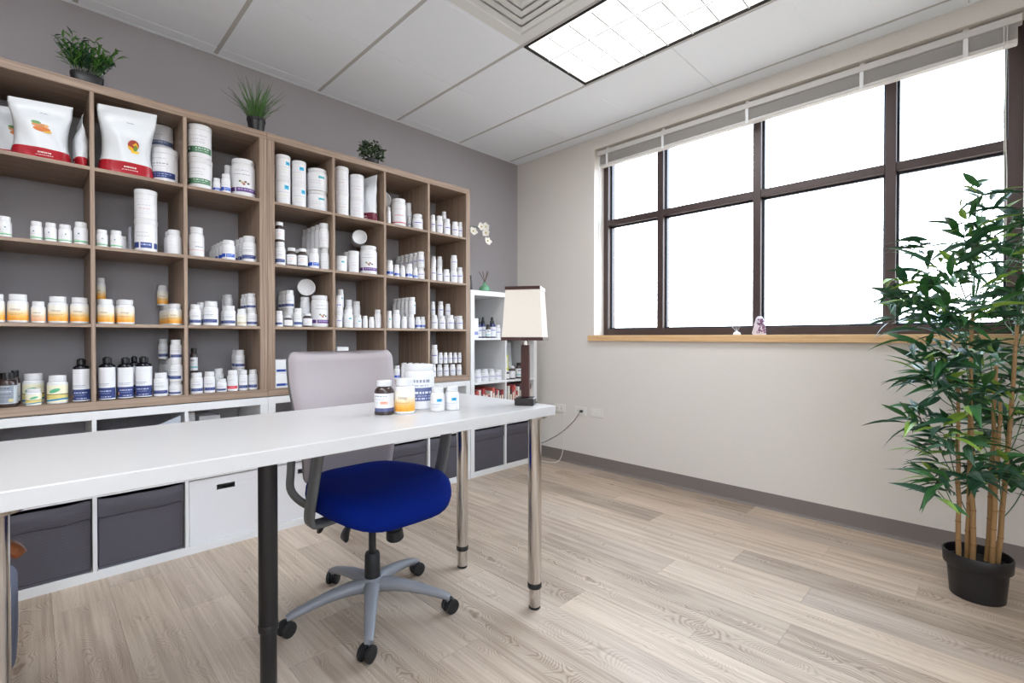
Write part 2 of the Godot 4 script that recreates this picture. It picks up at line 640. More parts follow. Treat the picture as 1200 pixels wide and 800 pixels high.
	for i in xs.size() - 1:
		for j in zs.size() - 1:
			if fixture_cell(i, j):
				continue
			# half a tile's score line is a narrow groove, a tee gives a wide seam
			var ga := 0.010 if i % 2 == 1 else 0.0012
			var gb := 0.0012 if i % 2 == 1 else 0.010
			var a := Vector3(xs[i] + (ga if i > 0 else 0.0), CEIL + 0.002, zs[j] + (0.011 if j > 0 else 0.0))
			var b := Vector3(xs[i + 1] - gb, CEIL + 0.018, zs[j + 1] - 0.011)
			pbox(ce, "tile", a, b, M["ceiling_tile"], 0.0012)
	for j in range(1, zs.size() - 1):
		pbox(ce, "tee", Vector3(0.0, CEIL + 0.0045, zs[j] - 0.012), Vector3(x1, CEIL + 0.030, zs[j] + 0.012), M["ceiling_tee"], 0.0008)
	for i in range(1, xs.size() - 1):
		if i % 2 == 1:
			for j in zs.size() - 1:
				if fixture_cell(i, j) and fixture_cell(i - 1, j):
					continue
				pbox(ce, "tee", Vector3(xs[i] - 0.012, CEIL + 0.0035, zs[j] + 0.0125), Vector3(xs[i] + 0.012, CEIL + 0.028, zs[j + 1] - 0.0125), M["ceiling_tile"], 0.0008)
	pbox(ce, "wall_angle", Vector3(0.0, CEIL, 0.0), Vector3(x1, CEIL + 0.004, 0.020), M["ceiling_tile"], 0.0008)
	pbox(ce, "wall_angle", Vector3(0.0, CEIL, 0.0205), Vector3(0.020, CEIL + 0.004, z1), M["ceiling_tile"], 0.0008)

# which grid cells hold a lamp or the air vent
func fixture_cell(i: int, j: int) -> bool:
	if (i == 3 or i == 4) and (j == 2 or j == 6):
		return true
	if (i == 6 or i == 7) and j == 6:
		return true
	return i == 3 and j == 3

func plank_to(st: SurfaceTool, s: Vector3, b: float, u0: float, u1: float, flip_u: bool, flip_v: bool):
	var h := s * 0.5
	st.set_smooth_group(-1)
	var uv := func(p: Vector3) -> Vector2:
		var u := lerpf(u0, u1, (p.x + h.x) / s.x)
		var v := (p.z + h.z) / s.z
		return Vector2(1.0 - u if flip_u else u, 1.0 - v if flip_v else v)
	var top := []
	var rim := []
	var low := []
	for k in [[-1, -1], [-1, 1], [1, 1], [1, -1]]:
		top.append(Vector3((h.x - b) * k[0], h.y, (h.z - b) * k[1]))
		rim.append(Vector3(h.x * k[0], h.y - b, h.z * k[1]))
		low.append(Vector3(h.x * k[0], -h.y, h.z * k[1]))
	quad(st, top[0], top[1], top[2], top[3], [uv.call(top[0]), uv.call(top[1]), uv.call(top[2]), uv.call(top[3])])
	for k in 4:
		var n := (k + 1) % 4
		quad(st, rim[k], rim[n], top[n], top[k], [uv.call(rim[k]), uv.call(rim[n]), uv.call(top[n]), uv.call(top[k])])
		quad(st, low[k], low[n], rim[n], rim[k], [uv.call(low[k]), uv.call(low[n]), uv.call(rim[n]), uv.call(rim[k])])

func cove(o: Node3D, a: Vector3, b: Vector3, out: Vector3):
	var prof := [Vector2(0.0, 0.102), Vector2(0.002, 0.102), Vector2(0.0032, 0.100), Vector2(0.0032, 0.018), Vector2(0.006, 0.008), Vector2(0.013, 0.0015), Vector2(0.013, 0.0), Vector2(0.0, 0.0)]
	var rings := []
	for p in [a, b]:
		var ring := []
		for q in prof:
			ring.append(p + out * q.x + Vector3.UP * q.y)
		rings.append(ring)
	var st := new_st()
	var d := (b - a).normalized()
	var nn := Vector3.ZERO
	for k in prof.size():
		nn += (rings[0][k] - a).cross(rings[0][(k + 1) % prof.size()] - a)
	if nn.dot(d) < 0:
		for r in rings:
			r.reverse()
	# flat shading keeps the strip crisp
	var m: int = prof.size()
	st.set_smooth_group(-1)
	for k in m:
		quad(st, rings[0][k], rings[0][(k + 1) % m], rings[1][(k + 1) % m], rings[1][k])
	part(o, "strip", finish(st), M["rubber_base"])

# ------------------------------------------------------------------ window, sill, blind
func window_and_blind():
	var w := structure("window_1", "wide bronze-framed window of eight panes", "window")
	var zf := -0.14
	var zb := -0.25
	var x0 := 0.897
	var x1 := 3.358
	var y0 := 1.114
	var y1 := 2.662
	var br: Material = M["bronze"]
	var cols := [1.418, 2.124, 2.838]
	pbox(w, "jamb", Vector3(x0, y0, zb), Vector3(x0 + 0.045, y1, zf), br, 0.002)
	pbox(w, "jamb", Vector3(x1 - 0.055, y0, zb), Vector3(x1, y1, zf), br, 0.002)
	pbox(w, "frame_sill", Vector3(x0 + 0.045, y0, zb), Vector3(x1 - 0.055, y0 + 0.052, zf), br, 0.002)
	pbox(w, "frame_head", Vector3(x0 + 0.045, y1 - 0.06, zb), Vector3(x1 - 0.055, y1, zf), br, 0.002)
	for c in cols:
		pbox(w, "mullion", Vector3(c - 0.025, y0 + 0.052, zb), Vector3(c + 0.025, y1 - 0.06, zf), br, 0.002)
	var xs := [x0 + 0.045, cols[0] - 0.025, cols[0] + 0.025, cols[1] - 0.025, cols[1] + 0.025, cols[2] - 0.025, cols[2] + 0.025, x1 - 0.055]
	for i in 4:
		var a: float = xs[i * 2]
		var b: float = xs[i * 2 + 1]
		pbox(w, "transom", Vector3(a, 2.040, zb), Vector3(b, 2.090, zf), br, 0.002)
		for q in [[y0 + 0.052, 2.040], [2.090, y1 - 0.06]]:
			pbox(w, "pane", Vector3(a, q[0], -0.205), Vector3(b, q[1], -0.199), M["pane_glass"], 0.0)
			# dark glazing beads on the room side of each pane
			var st := new_st()
			var bw := 0.012
			var zc := -0.190
			box_to(st, Vector3(a + bw * 0.5, (q[0] + q[1]) * 0.5, zc), Vector3(bw, q[1] - q[0], 0.018), 0.001)
			box_to(st, Vector3(b - bw * 0.5, (q[0] + q[1]) * 0.5, zc), Vector3(bw, q[1] - q[0], 0.018), 0.001)
			box_to(st, Vector3((a + b) * 0.5, q[0] + bw * 0.5, zc), Vector3(b - a - 2 * bw, bw, 0.018), 0.001)
			box_to(st, Vector3((a + b) * 0.5, q[1] - bw * 0.5, zc), Vector3(b - a - 2 * bw, bw, 0.018), 0.001)
			part(w, "glazing_bead", finish(st), M["bronze_dark"])
	var sl := structure("trim_1", "light wood sill board under the window", "window sill")
	pbox(sl, "board", Vector3(0.85, 1.066, 0.0), Vector3(3.44, 1.114, 0.028), M["sill_wood"], 0.003, 0)
	pbox(sl, "board", Vector3(x0 + 0.001, 1.0905, zf + 0.001), Vector3(x1 - 0.001, 1.114, 0.0), M["sill_wood"], 0.001, 0)
	# raised aluminium blind
	var b := thing("window_blind", "white horizontal blind pulled up to the top of the window", "blind")
	var wm: Material = M["blind_white"]
	pbox(b, "headrail", Vector3(x0 + 0.012, 2.608, -0.075), Vector3(x1 - 0.010, 2.646, -0.020), wm, 0.003)
	for k in 15:
		var y := 2.538 + k * 0.0042
		var st := new_st()
		var jit := rng.randf_range(-0.0015, 0.0015)
		box_to(st, Vector3((x0 + x1) * 0.5 + 0.004, y, -0.048 + jit), Vector3(x1 - x0 - 0.06, 0.0016, 0.050), 0.0006)
		part(b, "slat", finish(st), wm)
	pbox(b, "bottom_rail", Vector3(x0 + 0.030, 2.514, -0.074), Vector3(x1 - 0.026, 2.534, -0.022), wm, 0.004)
	for cx in [x0 + 0.11, 1.50, 2.10, 2.72, 3.15]:
		pbox(b, "ladder_clip", Vector3(cx - 0.010, 2.512, -0.0215), Vector3(cx + 0.010, 2.606, -0.0165), M["blind_clip"], 0.002)
		pbox(b, "mounting_bracket", Vector3(cx - 0.012, 2.646, -0.07), Vector3(cx + 0.012, 2.6615, -0.03), wm, 0.001)
	part(b, "pull_cord", tube(spline([Vector3(3.285, 2.60, -0.015), Vector3(3.287, 2.2, -0.012), Vector3(3.292, 1.75, -0.012), Vector3(3.290, 1.45, -0.012)], 5), 0.0022, 6), M["cord_white"])
	part(b, "pull_cord", tube(spline([Vector3(3.297, 2.60, -0.015), Vector3(3.293, 2.15, -0.012), Vector3(3.299, 1.85, -0.012), Vector3(3.296, 1.52, -0.012)], 5), 0.0022, 6), M["cord_white"])
	part(b, "tilt_wand", tube([Vector3(0.937, 2.60, -0.018), Vector3(0.938, 1.85, -0.017)], 0.004, 6), M["blind_clip"])
	# the pale flat-roofed building far outside
	var f := thing("distant_building", "pale flat-roofed building far outside the window", "building", Vector3(-2.4, 0, -46))
	pbox(f, "wall", Vector3(-2.6, -6, -4), Vector3(3.2, 2.25, 0), M["far_wall"], 0.0)
	pbox(f, "parapet", Vector3(-2.75, 2.25, -4.1), Vector3(3.35, 2.55, 0.15), M["far_wall"], 0.0)

# ------------------------------------------------------------------ lamps and vent in the ceiling
func ceiling_fixtures():
	var names := ["recessed ceiling lamp with louvred lens near the window", "recessed ceiling lamp over the far end of the desk", "recessed ceiling lamp over the back of the room"]
	var i := 0
	for c in [Vector3(1.942, CEIL, 1.031), Vector3(1.942, CEIL, 3.471), Vector3(3.772, CEIL, 3.471)]:
		var o := thing("ceiling_light", names[i], "ceiling light", c, 0.0, "recessed ceiling lamps")
		i += 1
		var hx := 0.598
		var hz := 0.293
		# dark seam, white housing, lens and blades
		for s in [-1.0, 1.0]:
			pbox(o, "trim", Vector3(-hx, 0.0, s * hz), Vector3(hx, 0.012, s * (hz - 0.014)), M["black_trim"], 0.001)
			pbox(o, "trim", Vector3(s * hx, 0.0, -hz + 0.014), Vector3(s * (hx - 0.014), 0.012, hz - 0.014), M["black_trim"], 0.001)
			pbox(o, "housing_side", Vector3(-hx, 0.012, s * hz), Vector3(hx, 0.085, s * (hz - 0.01)), M["louver_white"], 0.001)
			pbox(o, "housing_side", Vector3(s * hx, 0.012, -hz + 0.0101), Vector3(s * (hx - 0.01), 0.085, hz - 0.0101), M["louver_white"], 0.001)
		pbox(o, "housing_top", Vector3(-hx, 0.0851, -hz), Vector3(hx, 0.092, hz), M["louver_white"], 0.001)
		pbox(o, "lens", Vector3(-hx + 0.0105, 0.010, -hz + 0.0105), Vector3(hx - 0.0105, 0.014, hz - 0.0105), M["lamp_lens"], 0.0)
		# thin ribs of the prismatic lens
		for k in range(1, 3):
			var zz := -hz + 0.018 + (2 * hz - 0.036) * k / 3.0
			pbox(o, "lens_rib", Vector3(-hx + 0.018, -0.0034, zz - 0.005), Vector3(hx - 0.018, -0.003, zz + 0.005), M["lens_rib"], 0.0)
		for k in range(1, 8):
			var xx := -hx + 0.018 + (2 * hx - 0.036) * k / 8.0
			for q in 3:
				var za := -hz + 0.018 + (2 * hz - 0.036) * q / 3.0
				var zb := -hz + 0.018 + (2 * hz - 0.036) * (q + 1) / 3.0
				pbox(o, "lens_rib", Vector3(xx - 0.0045, -0.0034, za + 0.006), Vector3(xx + 0.0045, -0.003, zb - 0.006), M["lens_rib"], 0.0)
	# square four-way air diffuser: three nested pyramids of sheet metal
	var d := thing("air_vent", "square white ceiling air vent with nested louvres beside the lamp", "vent", Vector3(1.637, CEIL, 1.641))
	var half := 0.294
	pbox(d, "backplate", Vector3(-half, 0.012, -half), Vector3(half, 0.022, half), M["vent_metal"], 0.0)
	var frame := new_st()
	square_ring(frame, half, 0.003, 0.232, 0.003)
	square_ring(frame, 0.232, 0.003, 0.224, 0.008)
	part(d, "frame", finish(frame), M["vent_metal"])
	for k in 4:
		var a := 0.222 - 0.046 * k
		var st := new_st()
		square_ring(st, a, 0.0065, a - 0.036, 0.001)
		square_ring(st, a - 0.036, 0.001, a - 0.042, 0.0)
		part(d, "louvre", finish(st), M["vent_metal"])
	pbox(d, "centre_plate", Vector3(-0.040, -0.001, -0.040), Vector3(0.040, 0.006, 0.040), M["vent_metal"], 0.002)
	pbox(d, "stem", Vector3(-0.01, 0.006, -0.01), Vector3(0.01, 0.012, 0.01), M["vent_metal"], 0.001)

# square funnel strip from half-width a at height ya to half-width b at height yb, with thickness
func square_ring(st: SurfaceTool, a: float, ya: float, b: float, yb: float):
	st.set_smooth_group(-1)
	var k := [[-1, -1], [1, -1], [1, 1], [-1, 1]]
	for i in 4:
		var p = k[i]
		var q = k[(i + 1) % 4]
		var a0 := Vector3(p[0] * a, ya, p[1] * a)
		var a1 := Vector3(q[0] * a, ya, q[1] * a)
		var b0 := Vector3(p[0] * b, yb, p[1] * b)
		var b1 := Vector3(q[0] * b, yb, q[1] * b)
		quad(st, a0, a1, b1, b0)
		var up := Vector3(0, 0.0015, 0)
		quad(st, b0 + up, b1 + up, a1 + up, a0 + up)

# ------------------------------------------------------------------ cube shelving
# a unit of cols x rows cells, its window end at z0, standing on y0; front at x = 0.40
func cube_unit(called: String, label: String, z0: float, y0: float, cols: int, rows: int, m: Material, group: String) -> Node3D:
	var o := thing(called, label, "shelving unit", Vector3(0.205, y0, z0), 0.0, group)
	var t := 0.039
	var c := 0.335
	var d := 0.016
	var wz := cols * c + (cols - 1) * d + 2 * t
	var hy := rows * c + (rows - 1) * d + 2 * t
	var xf := 0.195
	var xb := -0.195
	pbox(o, "top_panel", Vector3(xb, hy - t, 0.0), Vector3(xf, hy, wz), m, 0.001, 2)
	pbox(o, "bottom_panel", Vector3(xb, 0, 0.0), Vector3(xf, t, wz), m, 0.001, 2)
	pbox(o, "side_panel", Vector3(xb, t, 0.0), Vector3(xf, hy - t, t), m, 0.001, 1)
	pbox(o, "side_panel", Vector3(xb, t, wz - t), Vector3(xf, hy - t, wz), m, 0.001, 1)
	for i in range(1, cols):
		var z := t + i * c + (i - 1) * d
		pbox(o, "upright", Vector3(xb, t, z), Vector3(xf - 0.001, hy - t, z + d), m, 0.0008, 1)
	for j in range(1, rows):
		var y := t + j * c + (j - 1) * d
		for i in cols:
			var z := t + i * (c + d)
			pbox(o, "shelf", Vector3(xb, y, z), Vector3(xf - 0.001, y + d, z + c), m, 0.0008, 2)
	return o

func shelving():
	var foil: Material = M["shelf_foil"]
	var white: Material = M["white_foil"]
	cube_unit("cube_shelf", "brown wood-grain cube shelf next to the white tower shelf", 0.932, 0.769, 4, 4, foil, "brown cube shelves")
	cube_unit("cube_shelf", "brown wood-grain cube shelf holding white food pouches on top row", 2.399, 0.769, 4, 4, foil, "brown cube shelves")
	cube_unit("low_cube_shelf", "low white cube shelf under the brown shelf behind the task chair", 0.932, 0.0, 4, 2, white, "low white cube shelves")
	cube_unit("low_cube_shelf", "low white cube shelf holding dark bins and a white slotted box", 2.399, 0.0, 4, 2, white, "low white cube shelves")
	cube_unit("tower_cube_shelf", "white two-column cube shelf in the corner behind the lamp", 0.162, 0.0, 2, 4, white, "")

# ------------------------------------------------------------------ desk
func desk():
	var o := thing("desk", "long white desk on chrome and black round legs", "desk", Vector3(1.69, 0, 2.82))
	var x0 := -0.307
	var x1 := 0.307
	var z0 := -1.0
	var z1 := 1.0
	pbox(o, "tabletop", Vector3(x0, 0.782, z0), Vector3(x1, 0.82, z1), M["desk_white"], 0.0018, 2)
	for p in [[0.255, -0.931, "chrome"], [-0.222, -0.942, "chrome"], [0.255, 0.565, "chrome"], [0.255, 0.931, "chrome"], [-0.245, 0.931, "chrome"], [0.0, 0.0, "black_metal"]]:
		var chrome: bool = p[2] == "chrome"
		var low: float = 0.088 if chrome else 0.205
		var at := Vector3(p[0], 0, p[1])
		var m: Material = M[p[2]]
		var leg := part(o, "leg", lathe([Vector2(0.0, low), Vector2(0.0265, low), Vector2(0.0272, low + 0.002), Vector2(0.0272, 0.774), Vector2(0.0, 0.774)], 28), m, at)
		part(leg, "lower_tube", lathe([Vector2(0.0, 0.006), Vector2(0.0225, 0.006), Vector2(0.0235, 0.008), Vector2(0.0235, low)], 28), m)
		part(leg, "clamp_ring", lathe([Vector2(0.0273, low - 0.004), Vector2(0.0285, low - 0.002), Vector2(0.0285, low + 0.016), Vector2(0.0273, low + 0.018)], 28), M["black_plastic"] if chrome else m)
		part(leg, "foot", lathe([Vector2(0.0, 0.0), Vector2(0.022, 0.0), Vector2(0.024, 0.003), Vector2(0.024, 0.010), Vector2(0.0, 0.010)], 24), M["black_plastic"])
		part(leg, "mounting_plate", lathe([Vector2(0.0, 0.774), Vector2(0.05, 0.774), Vector2(0.05, 0.7815), Vector2(0.0, 0.7815)], 24), m)

# ------------------------------------------------------------------ chairs
func task_chair():
	var o := thing("task_chair", "office swivel chair with blue seat and pale grey back behind desk", "chair", Vector3(1.495, 0, 2.364))
	var grey: Material = M["grey_plastic"]
	var blk: Material = M["black_plastic"]
	# five-star base
	part(o, "hub", lathe([Vector2(0, 0.072), Vector2(0.030, 0.072), Vector2(0.040, 0.085), Vector2(0.044, 0.125), Vector2(0.036, 0.138), Vector2(0, 0.138)], 24), grey)
	for k in 5:
		var a := deg_to_rad(31.0 + 72.0 * k)
		var d := Vector3(cos(a), 0, sin(a))
		var side := Vector3(-sin(a), 0, cos(a))
		var pts := []
		for q in [[0.025, 0.108], [0.09, 0.110], [0.16, 0.102], [0.23, 0.088], [0.29, 0.072], [0.315, 0.063]]:
			pts.append(d * q[0] + Vector3.UP * q[1])
		var arm := part(o, "base_arm", bar(pts, [0.060, 0.054, 0.046, 0.040, 0.034, 0.030], [0.050, 0.044, 0.036, 0.029, 0.025, 0.018], side, 0.55), grey)
		var st := new_st()
		tube_to(st, [d * 0.308 + Vector3.UP * 0.035, d * 0.308 + Vector3.UP * 0.060], 0.007, 10)
		part(arm, "caster_stem", finish(st), grey)
		# twin-wheel caster: two wheels and a hood, swung a little off the arm
		var sw: float = a + [0.6, -0.5, 0.9, 0.4, -0.8][k]
		var ax := Vector3(-sin(sw), 0, cos(sw))
		var cen := d * 0.308 + Vector3.UP * 0.029 + Vector3(cos(sw), 0, sin(sw)) * 0.010
		for s in [-1.0, 1.0]:
			var w := part(o, "caster_wheel", lathe([Vector2(0, -0.009), Vector2(0.022, -0.009), Vector2(0.028, -0.006), Vector2(0.029, 0.0), Vector2(0.028, 0.006), Vector2(0.022, 0.009), Vector2(0.012, 0.0095), Vector2(0, 0.0095)], 22), blk, cen + ax * s * 0.016)
			w.basis = Basis(Quaternion(Vector3.UP, ax * s))
		part(o, "caster_hood", tube([cen + Vector3.UP * 0.001 - ax * 0.004, cen + Vector3.UP * 0.001 + ax * 0.004], 0.025, 16), blk)
	# column
	part(o, "column_sleeve", lathe([Vector2(0, 0.128), Vector2(0.031, 0.128), Vector2(0.030, 0.225), Vector2(0.026, 0.235), Vector2(0, 0.235)], 24), blk)
	part(o, "gas_piston", lathe([Vector2(0, 0.235), Vector2(0.0145, 0.235), Vector2(0.0145, 0.40), Vector2(0, 0.40)], 18), blk)
	part(o, "tilt_mechanism", box_mesh(Vector3(0.26, 0.055, 0.15), 0.014), blk, Vector3(-0.02, 0.418, 0))
	part(o, "tension_knob", lathe([Vector2(0, -0.042), Vector2(0.029, -0.042), Vector2(0.034, -0.036), Vector2(0.031, 0.0), Vector2(0.024, 0.004), Vector2(0.024, 0.06), Vector2(0, 0.06)], 20), blk, Vector3(0.130, 0.358, -0.022), Vector3(0.15, 0, -0.1))
	# two paddles on the window-away side
	part(o, "lever", bar(spline([Vector3(0.05, 0.415, 0.02), Vector3(0.045, 0.405, 0.08), Vector3(0.025, 0.372, 0.115), Vector3(0.012, 0.322, 0.125)], 4), [0.020, 0.020, 0.020, 0.020, 0.021, 0.022, 0.024, 0.028, 0.036, 0.048, 0.060, 0.064, 0.054], [0.012, 0.012, 0.012, 0.012, 0.012, 0.012, 0.012, 0.012, 0.012, 0.012, 0.012, 0.012, 0.010], Vector3(1, 0, 0.1).normalized(), 0.8), blk)
	part(o, "lever", bar(spline([Vector3(-0.03, 0.425, 0.05), Vector3(-0.035, 0.415, 0.13), Vector3(-0.055, 0.378, 0.175), Vector3(-0.070, 0.345, 0.190)], 4), [0.012, 0.012, 0.012, 0.012, 0.012, 0.012, 0.014, 0.018, 0.026, 0.034, 0.038, 0.032, 0.016], [0.010, 0.010, 0.010, 0.010, 0.010, 0.010, 0.010, 0.010, 0.010, 0.011, 0.011, 0.010, 0.008], Vector3(1, 0, 0.1).normalized(), 0.8), blk)
	# seat: thick pad with a waterfall front (front is +x)
	var rings := []
	var lev := [[0.66, -0.044], [0.88, -0.040], [0.98, -0.024], [1.0, 0.0], [0.985, 0.022], [0.93, 0.038], [0.78, 0.046], [0.5, 0.046], [0.2, 0.044]]
	for l in lev:
		var ring := []
		for k in 40:
			var a := -TAU * k / 40.0
			var ca := cos(a)
			var sa := sin(a)
			var ex := 0.62
			var px: float = signf(ca) * pow(absf(ca), ex) * 0.255 * l[0]
			var pz: float = signf(sa) * pow(absf(sa), ex) * 0.255 * l[0]
			if px < 0:
				pz *= 1.0 - 0.10 * (-px / 0.255)
			var y: float = l[1]
			y -= 0.040 * pow(clampf((px - 0.10) / 0.145, 0.0, 1.0), 2.0)
			y += 0.018 * pow(clampf((-px - 0.12) / 0.125, 0.0, 1.0), 2.0) * clampf(l[1] * 30.0, 0.0, 1.0)
			y += 0.016 * pow(absf(pz) / 0.255, 2.0) * (1.0 if l[1] > 0 else 0.3)
			ring.append(Vector3(px, y, pz))
		rings.append(ring)
	part(o, "seat", loft(rings), M["seat_fabric"], Vector3(0.045, 0.492, 0))
	# backrest: slightly dished upholstered panel, leaning back
	part(o, "backrest", back_panel(0.022, 0.0), M["back_fabric"], Vector3(-0.225, 0.50, 0), Vector3(0, 0, 0.06))
	part(o, "back_shell", back_panel(0.014, -0.016), M["frame_plastic"], Vector3(-0.225, 0.50, 0), Vector3(0, 0, 0.06))
	part(o, "lumbar_grip", box_mesh(Vector3(0.014, 0.022, 0.11), 0.006), blk, Vector3(-0.207, 0.665, 0.0))
	# two curved back supports that sweep under the seat
	for s in [-1.0, 1.0]:
		var pts := spline([Vector3(-0.245, 0.72, s * 0.215), Vector3(-0.255, 0.56, s * 0.222), Vector3(-0.245, 0.47, s * 0.222), Vector3(-0.17, 0.415, s * 0.17), Vector3(-0.08, 0.412, s * 0.08)], 5)
		part(o, "back_support", bar(pts, 0.026, 0.036, Vector3(0, 0, 1), 0.6), M["frame_plastic"])
		# arm: post from under the seat, pad on top
		var ap := spline([Vector3(0.03, 0.428, s * 0.13), Vector3(0.04, 0.424, s * 0.235), Vector3(0.048, 0.445, s * 0.270), Vector3(0.09, 0.56, s * 0.276), Vector3(0.14, 0.732, s * 0.272)], 5)
		part(o, "arm_post", bar(ap, 0.062, 0.020, Vector3(1, 0, 0), 0.6), M["frame_plastic"])
		part(o, "arm_pad", box_mesh(Vector3(0.24, 0.026, 0.085), 0.011), blk, Vector3(0.11, 0.744, s * 0.272))

func back_panel(th: float, shift: float) -> ArrayMesh:
	var rings := []
	var n := 14
	for vv in [0.0, 0.006, 0.02, 0.045, 0.08, 0.16, 0.26, 0.36, 0.46, 0.56, 0.66, 0.76, 0.85, 0.92, 0.95, 0.972, 0.988, 0.997, 1.0]:
		var v: float = vv
		var y := v * 0.54
		var hw := lerpf(0.195, 0.236, smoothstep(0.0, 0.75, v))
		var round_ := 1.0
		if v > 0.92:
			round_ = sqrt(maxf(0.0, 1.0 - pow((v - 0.92) / 0.08, 2.0))) * 0.15 + 0.85
		if v < 0.08:
			round_ = 0.86 + 0.14 * sqrt(maxf(0.0, 1.0 - pow((0.08 - v) / 0.08, 2.0)))
		hw *= round_
		var lum := 0.035 * sin(PI * clampf(v * 1.25, 0.0, 1.0)) - 0.03 * v
		var edge := clampf(minf(v, 1.0 - v) / 0.05, 0.15, 1.0)
		var ring := []
		for k in n + 1:
			var s := -1.0 + 2.0 * k / n
			var e2 := sqrt(maxf(0.0, 1.0 - pow(absf(s), 6.0)))
			ring.append(Vector3(lum + shift + th * edge * (0.12 + 0.88 * e2) + 0.045 * s * s, y, -s * hw))
		for k in n + 1:
			var s := 1.0 - 2.0 * k / n
			ring.append(Vector3(lum + shift - 0.012 + 0.045 * s * s, y, -s * hw))
		rings.append(ring)
	var nn := Vector3.ZERO
	for k in rings[0].size():
		nn += rings[0][k].cross(rings[0][(k + 1) % rings[0].size()])
	if nn.y < 0:
		for r in rings:
			r.reverse()
	return loft(rings)

func guest_chair():
	# wooden armchair at the end of the desk; its front (+z towards -z) looks along the desk
	var o := thing("armchair", "brown wooden armchair with blue-grey seat pad beside the desk end", "chair", Vector3(1.19, 0, 3.672), 0.0)
	var wd: Material = M["armchair_wood"]
	part(o, "seat", pad(Vector3(0.42, 0.21, 0.58), 0.035), M["armchair_fabric"], Vector3(0, 0.272, -0.02))
	part(o, "back_cushion", pad(Vector3(0.42, 0.46, 0.10), 0.035), M["armchair_fabric"], Vector3(0, 0.66, 0.27), Vector3(0.22, 0, 0))
	for s in [-1.0, 1.0]:
		var x: float = s * 0.35
		part(o, "arm", bar(spline([Vector3(x, 0.60, 0.34), Vector3(x, 0.605, 0.10), Vector3(x, 0.600, -0.16), Vector3(x, 0.585, -0.29), Vector3(x, 0.555, -0.322)], 5), [0.034, 0.036, 0.038, 0.04, 0.042, 0.044, 0.046, 0.048, 0.05, 0.05, 0.052, 0.053, 0.054, 0.054, 0.054, 0.052, 0.050, 0.046, 0.042, 0.036, 0.026], 0.026, Vector3(1, 0, 0), 0.7), wd)
		part(o, "leg", tube([Vector3(x, 0.59, -0.19), Vector3(x, 0.30, -0.225), Vector3(x, 0.0, -0.25)], [0.017, 0.019, 0.013], 12), wd)
		part(o, "leg", tube([Vector3(x, 0.60, 0.30), Vector3(x, 0.30, 0.29), Vector3(x, 0.0, 0.34)], [0.017, 0.019, 0.013], 12), wd)
		part(o, "side_rail", bar([Vector3(x, 0.315, -0.22), Vector3(x, 0.300, 0.29)], 0.02, 0.045, Vector3(1, 0, 0), 0.4), wd)
	part(o, "front_rail", bar([Vector3(-0.34, 0.30, -0.225), Vector3(0.34, 0.30, -0.225)], 0.02, 0.045, Vector3(0, 0, 1), 0.4), wd)
	part(o, "back_rail", bar([Vector3(-0.34, 0.30, 0.29), Vector3(0.34, 0.30, 0.29)], 0.02, 0.045, Vector3(0, 0, 1), 0.4), wd)
	part(o, "crest_rail", bar([Vector3(-0.34, 0.78, 0.36), Vector3(0.34, 0.78, 0.36)], 0.022, 0.05, Vector3(0, 0, 1), 0.6), wd)

# soft rounded cushion
func pad(s: Vector3, r: float) -> ArrayMesh:
	var rings := []
	var h := s * 0.5
	var lv := []
	for k in 6:
		var a := -PI / 2 + PI / 2 * k / 5.0
		lv.append([h.x - r + r * cos(a), h.z - r + r * cos(a), -h.y + r + r * sin(a)])
	for k in 6:
		var a := PI / 2 * k / 5.0
		lv.append([h.x - r + r * cos(a), h.z - r + r * cos(a), h.y - r + r * sin(a) + (0.006 if k == 5 else 0.0)])
	for l in lv:
		var ring := []
		var cr := 0.03
		for k in 32:
			var a := -TAU * k / 32.0
			var ca := cos(a)
			var sa := sin(a)
			ring.append(Vector3(signf(ca) * pow(absf(ca), 0.25) * l[0], l[2], signf(sa) * pow(absf(sa), 0.25) * l[1]))
		rings.append(ring)
	return loft(rings)

# ------------------------------------------------------------------ bamboo
func leaf_mesh(droop: float, fold: float) -> ArrayMesh:
	# one lanceolate blade of unit length along +x, folded at the midrib and drooping at the tip
	var st := new_st()
	var n := 6
	var w := [0.012, 0.058, 0.086, 0.086, 0.064, 0.032, 0.0]
	st.set_smooth_group(1)
	for s in [-1.0, 1.0]:
		for i in n:
			var q := []
			for e in [i, i + 1]:
				var t := float(e) / n
				var y := -droop * t * t + 0.05 * sin(PI * t)
				q.append(Vector3(t, y, 0))
				q.append(Vector3(t, y + fold * w[e], s * w[e]))
			st.set_smooth_group(1 if s > 0 else 2)
			if s > 0:
				quad(st, q[0], q[1], q[3], q[2], [Vector2(0, 0), Vector2(0, 1), Vector2(1, 1), Vector2(1, 0)])
			else:
				quad(st, q[0], q[2], q[3], q[1], [Vector2(0, 0), Vector2(1, 0), Vector2(1, 1), Vector2(0, 1)])
	return finish(st)

